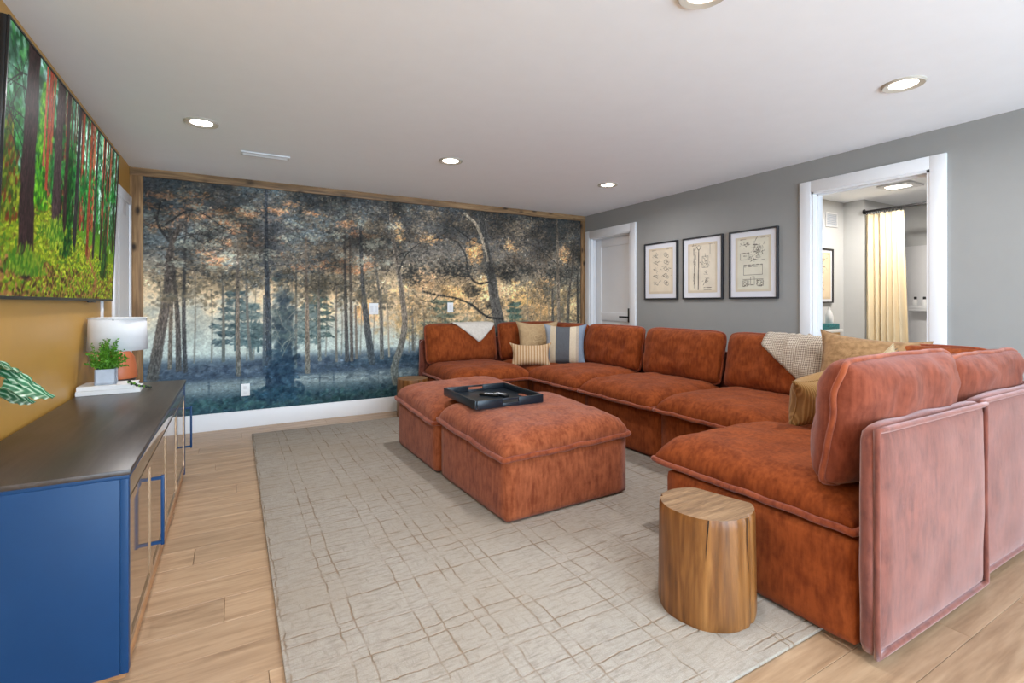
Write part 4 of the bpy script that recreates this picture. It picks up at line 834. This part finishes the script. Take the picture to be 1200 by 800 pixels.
# ----------------------------------------------------------------- tray and remotes
tr = thing('serving_tray', 'square navy lacquered tray lying across the ottomans', 'tray', (1.6, 3.12, .548), R(-1)); w, d, hh = .5, .565, .055
one_box('bottom', (-w/2, w/2, -d/2, d/2, 0, .012), M['tray'], tr, .002)
for s in (-1, 1): one_box('side', (s*w/2-.007, s*w/2+.007, -d/2, d/2, 0, hh), M['tray'], tr, .003)
for s in (-1, 1):
    bm = bmesh.new(); y0, y1 = s*d/2-.007, s*d/2+.007
    box(bm, -w/2+.007, -.06, y0, y1, 0, hh, .002); box(bm, .06, w/2-.007, y0, y1, 0, hh, .002); box(bm, -.06, .06, y0, y1, 0, .024, .001); box(bm, -.06, .06, y0, y1, hh-.012, hh, .001); fin('handle_side', bm, M['tray'], tr)
for k, (x, y, a) in enumerate(((1.6, 3.16, 35), (1.67, 3.12, 12))):
    r = thing('remote_control', ['dark remote control with pale keys, left one in the tray', 'dark remote control with pale keys, right one in the tray'][k], 'remote control', (x, y, .5605), R(a), 'remotes in the tray')
    one_box('body', (-.022, .022, -.075, .075, 0, .018), M['blackplastic'], r, .006)
    for i in range(3):
        for j in range(4): one_box('key', (-.016+i*.012, -.009+i*.012, -.05+j*.024, -.038+j*.024, .017, .02), M['grille'], r, .001)

# ----------------------------------------------------------------- television
tvw, tvh = 2.05, 1.075; tv = thing('television', 'large wall mounted television showing a green pine forest', 'television', (-.783, 2.545, 1.243))
tl = R(2.2); mt = Matrix.Rotation(tl, 4, 'Y'); tv.rotation_euler = (0, tl, 0)
bm = bmesh.new(); box(bm, -.022, 0, 0, tvw, 0, tvh, .004); fin('housing', bm, M['blackplastic'], tv)
bm = bmesh.new(); f = .009
for y0, y1, z0, z1 in ((0, tvw, 0, .014), (0, tvw, tvh-f, tvh), (0, f, .014, tvh-f), (tvw-f, tvw, .014, tvh-f)): box(bm, 0, .007, y0, y1, z0, z1, .001, 1)
fin('bezel', bm, M['blackplastic'], tv); ct = paint_tv(tvw-2*f, tvh-.023)
sc_ = print_mesh('screen', ct, (.003, f, .014), (0, tvw-2*f, 0), (0, 0, tvh-.023), M['screen'], tv); sc_['label'] = 'lit screen showing mossy ground and tall trunks'
one_box('sensor', (-.012, .006, tvw*.69, tvw*.76, -.012, 0), M['blackplastic'], tv, .002)
one_box('wall_bracket', (-.038, -.022, tvw/2-.3, tvw/2+.3, .35, .75), M['black'], tv, .003)
tag(one_box('cable_cover', (XL, XL+.016, 4.41, 4.435, .17, 1.3), M['white'], bev=.003), 'narrow white cable cover running down the ochre wall from the television', 'cable cover')

# ----------------------------------------------------------------- media console
cs = thing('media_console', 'long blue media console with dark wooden top and glossy doors', 'console', (0, 0, 0)); x0, x1, y0, y1, zt = XL+.018, -.297, 2.0, 4.14, .69
one_box('top', (x0, x1+.006, y0-.004, y1+.004, zt-.018, zt), M['topwood'], cs, .003); one_box('top_edge', (x0, x1+.002, y0, y1, zt-.03, zt-.018), M['blue'], cs, .001)
for a, b in ((y0, y0+.022), (y1-.022, y1)): one_box('side_panel', (x0, x1-.022, a, b, .03, zt-.03), M['blue'], cs, .002)
for a, b in ((y0, y0+.032), (y1-.032, y1)): one_box('corner_post', (x1-.022, x1, a, b, .03, zt-.03), M['blue'], cs, .002)
one_box('bottom', (x0, x1-.02, y0+.022, y1-.022, .05, .07), M['blue'], cs, .001); one_box('back', (x0, x0+.01, y0+.022, y1-.022, .07, zt-.03), M['blue'], cs, 0)
one_box('plinth', (x0+.02, x1-.012, y0+.03, y1-.03, 0, .05), M['kick'], cs, .001); one_box('bottom_rail', (x1-.02, x1-.004, y0+.032, y1-.032, .05, .085), M['kick'], cs, .001)
one_box('top_rail', (x1-.02, x1-.002, y0+.032, y1-.032, zt-.1, zt-.03), M['glass_dark'], cs, .001)
ys = [y0+.034, 2.53, 3.06, 3.58, y1-.034]
for k in range(4):
    a, b = ys[k]+.002, ys[k+1]-.002; z0, z1 = .088, zt-.105; d = thing_door = fin('door', (lambda bm: [box(bm, x1-.02, x1-.001, a, a+.028, z0, z1, .001, 1), box(bm, x1-.02, x1-.001, b-.028, b, z0, z1, .001, 1), box(bm, x1-.02, x1-.001, a+.028, b-.028, z0, z0+.028, .001, 1), box(bm, x1-.02, x1-.001, a+.028, b-.028, z1-.028, z1, .001, 1)][0])(bmesh.new()), M['glass_dark'], cs)
    one_box('door_glass', (x1-.012, x1-.006, a+.028, b-.028, z0+.028, z1-.028), M['glass_dark'], d, 0)
    hy = b-.018 if k in (0, 3) else (a+.018 if k == 1 else None)
    if k in (0, 3):
        bm = bmesh.new(); box(bm, x1+.032, x1+.044, hy-.007, hy+.007, .22, .51, .002); box(bm, x1-.001, x1+.032, hy-.006, hy+.006, .225, .237, .001, 1); box(bm, x1-.001, x1+.032, hy-.006, hy+.006, .493, .505, .001, 1); fin('handle', bm, M['blue'], d)
for a in ys[1:-1]: one_box('stile', (x1-.022, x1-.021, a-.012, a+.012, .085, zt-.1), M['blue'], cs, 0)
# things on the console
for k, (w_, d_, z_, ox, lab) in enumerate(((.30, .2, 0, 0, 'lower of the two white books under the small plant'), (.265, .185, .026, -.008, 'upper of the two white books under the small plant'))):
    b = thing('book', lab, 'book', (-.647+ox, 3.79, zt+z_+.0005), R(3-5*k), 'white books on the console')
    bm = bmesh.new(); box(bm, -w_/2, w_/2, -d_/2, d_/2, 0, .004, .001, 1); box(bm, -w_/2, w_/2, -d_/2, d_/2, .021, .025, .001, 1); box(bm, -w_/2, w_/2, -d_/2, -d_/2+.004, .004, .021); fin('cover', bm, M['paper'], b); one_box('pages', (-w_/2+.004, w_/2-.004, -d_/2+.004, d_/2-.004, .004, .021), M['plate'], b, 0)
pp = thing('potted_plant', 'small leafy green plant in a square pale grey pot on books', 'plant', (-.668, 3.78, zt+.0525), R(4))
bm = bmesh.new(); s = .05
for a in (((-s, s, -s, -s+.008)), ((-s, s, s-.008, s)), ((-s, -s+.008, -s, s)), ((s-.008, s, -s, s))): box(bm, *a, 0, .092, .001, 1)
box(bm, -s, s, -s, s, 0, .01); fin('pot', bm, M['pot'], pp); one_box('soil', (-s+.008, s-.008, -s+.008, s-.008, .01, .082), M['joint'], pp, 0)
rr = random.Random(8); vs = []; fs = []; sv = []; sf = []
for k in range(64):
    a = rr.random()*6.283; el = .35+1.1*rr.random()**.7; L = .075+.075*rr.random()+(.05 if el > 1.25 else 0); p = Vector((rr.uniform(-.03, .03), rr.uniform(-.03, .03), .08)); dr = Vector((math.cos(a)*math.cos(el), math.sin(a)*math.cos(el), math.sin(el)))
    pts = [p+dr*L*q+Vector((0, 0, -.03*q*q*(1.2-math.sin(el)))) for q in (0, .25, .5, .75, 1.)]
    v, f = tube(pts, .0014, False, 5, (.3, .2, 1)); o_ = len(sv); sv += v; sf += [tuple(i+o_ for i in q) for q in f]
    for m_ in range(26):
        q = .2+.8*m_/25; c = p+dr*L*q+Vector((0, 0, -.03*q*q*(1.2-math.sin(el)))); n = Vector((rr.gauss(0, 1), rr.gauss(0, 1), rr.gauss(.4, .7))).normalized(); s_ = n.cross(Vector((rr.random(), rr.random(), .3))).normalized()*.0062; u = n*.016*(.7+.6*rr.random()); k0 = len(vs)
        nn = s_.cross(u).normalized()*.002; vs += [c, c+u*.5+s_+nn, c+u, c+u*.5-s_+nn]; fs.append((k0, k0+1, k0+2, k0+3))
fo = obj('foliage', mesh('foliage', vs, fs), M['leaf'], pp); fo['kind'] = 'stuff'; st_ = obj('stems', mesh('stems', sv, sf), M['leaf'], pp); st_['kind'] = 'stuff'
gb = thing('bead_garland', 'string of dark beads trailing off the white books', 'garland', (-.522, 3.75, zt))
for k in range(18):
    q = k/17; bx_ = -.035+.1*q; bz = .058-.05*max(0, (q-.35)/.65)**.6 if q > .35 else .058+.008*math.sin(k); v, f = lathe([(.001, -.0075), (.006, -.005), (.008, 0), (.006, .005), (.001, .0075)], 10); o = obj('bead', mesh('bead', v, f), M['bead'] if k % 3 else M['leaf'], gb, 60); o.location = (bx_, -.06*math.sin(q*5)+.012*(k % 2), max(bz, .009))
lp = thing('table_lamp', 'table lamp with white drum shade and terracotta base beside the mural', 'lamp', (-.648, 4.0, zt+.0005))
v, f = lathe([(.085, 0), (.09, .006), (.09, .05), (.085, .056)], 32); obj('plinth', mesh('plinth', v, f), M['topwood'], lp, 40)
v, f = lathe([(.098, .056), (.102, .07), (.098, .12), (.086, .19), (.066, .222), (.03, .235), (.012, .24), (.012, .32)], 36); obj('body', mesh('body', v, f), M['terracotta'], lp, 60)
bm = bmesh.new(); v, f = lathe([(.155, .237), (.148, .445)], 48); o = obj('shade', mesh('shade', v, f[:-2]), M['lampshade'], lp, 60); m_ = o.modifiers.new('t', 'SOLIDIFY'); m_.thickness = .003
v, f = tube([(.15*math.cos(a), .15*math.sin(a), .44) for a in np.linspace(0, 2*math.pi, 49)[:-1]], .003, True, 6); obj('shade_ring', mesh('ring', v, f), M['lampshade'], lp, 60)
bm = bmesh.new(); box(bm, -.15, .15, -.003, .003, .43, .436); box(bm, -.003, .003, -.15, .15, .43, .436); box(bm, -.004, .004, -.004, .004, .31, .433); fin('spider', bm, M['black'], lp)
# broad striped leaves reaching in from a pot at the near end of the console
lf = thing('foliage_plant', 'plant with broad white striped green leaves at the near console end', 'plant', (-.735, 2.09, zt+.0005))
v, f = lathe([(.04, 0), (.05, .01), (.058, .1), (.054, .1), (.05, .085)], 28); obj('pot', mesh('pot', v, f), M['pot'], lf, 50)
for P1, dr, L, wd, rl in (((0, .33, .28), (.45, .85, -.2), .16, .045, -58), ((.02, .30, .235), (.5, .8, -.15), .19, .05, -50), ((-.01, .36, .2), (.4, .9, -.1), .15, .04, -60), ((.01, .22, .33), (.1, 1, -.1), .2, .05, -40), ((0, -.08, .28), (0, -1, -.1), .2, .06, 0)):
    P1 = Vector(P1); dr = Vector(dr).normalized(); up = Vector((0, 0, 1)); sd = dr.cross(up).normalized(); P0 = Vector((0, 0, .08))
    v, f = tube([P0+(P1-P0)*q+up*.05*math.sin(q*3.1) for q in np.linspace(0, 1, 9)], .003, False, 6, (1, 0, 0)); pe = obj('petiole', mesh('petiole', v, f), M['leaf'], lf, 60); vs = []; fs = []; at_ = []; nu, nv = 16, 6
    wax = sd*math.cos(R(rl))+up*math.sin(R(rl)); nrm = wax.cross(dr).normalized()
    for i in range(nu+1):
        q = i/nu; wv = wd*math.sin(math.pi*min(1, q**.75*.98+.02))**.8; c = P1+dr*L*q-up*.04*q*q
        for j in range(-nv, nv+1):
            t_ = j/nv; vs.append(c+wax*wv*t_+nrm*(.014*abs(t_)+.004*math.sin(q*26)*abs(t_))); at_.append((q*1.6, abs(t_)*.8, 0))
    for i in range(nu):
        for j in range(2*nv): a = i*(2*nv+1)+j; fs.append((a, a+1, a+2*nv+2, a+2*nv+1))
    me = mesh('leaf', vs, fs); at = me.attributes.new('rib', 'FLOAT_VECTOR', 'POINT'); at.data.foreach_set('vector', np.array(at_, np.float32).reshape(-1)); obj('leaf', me, M['calathea'], lf, 180)
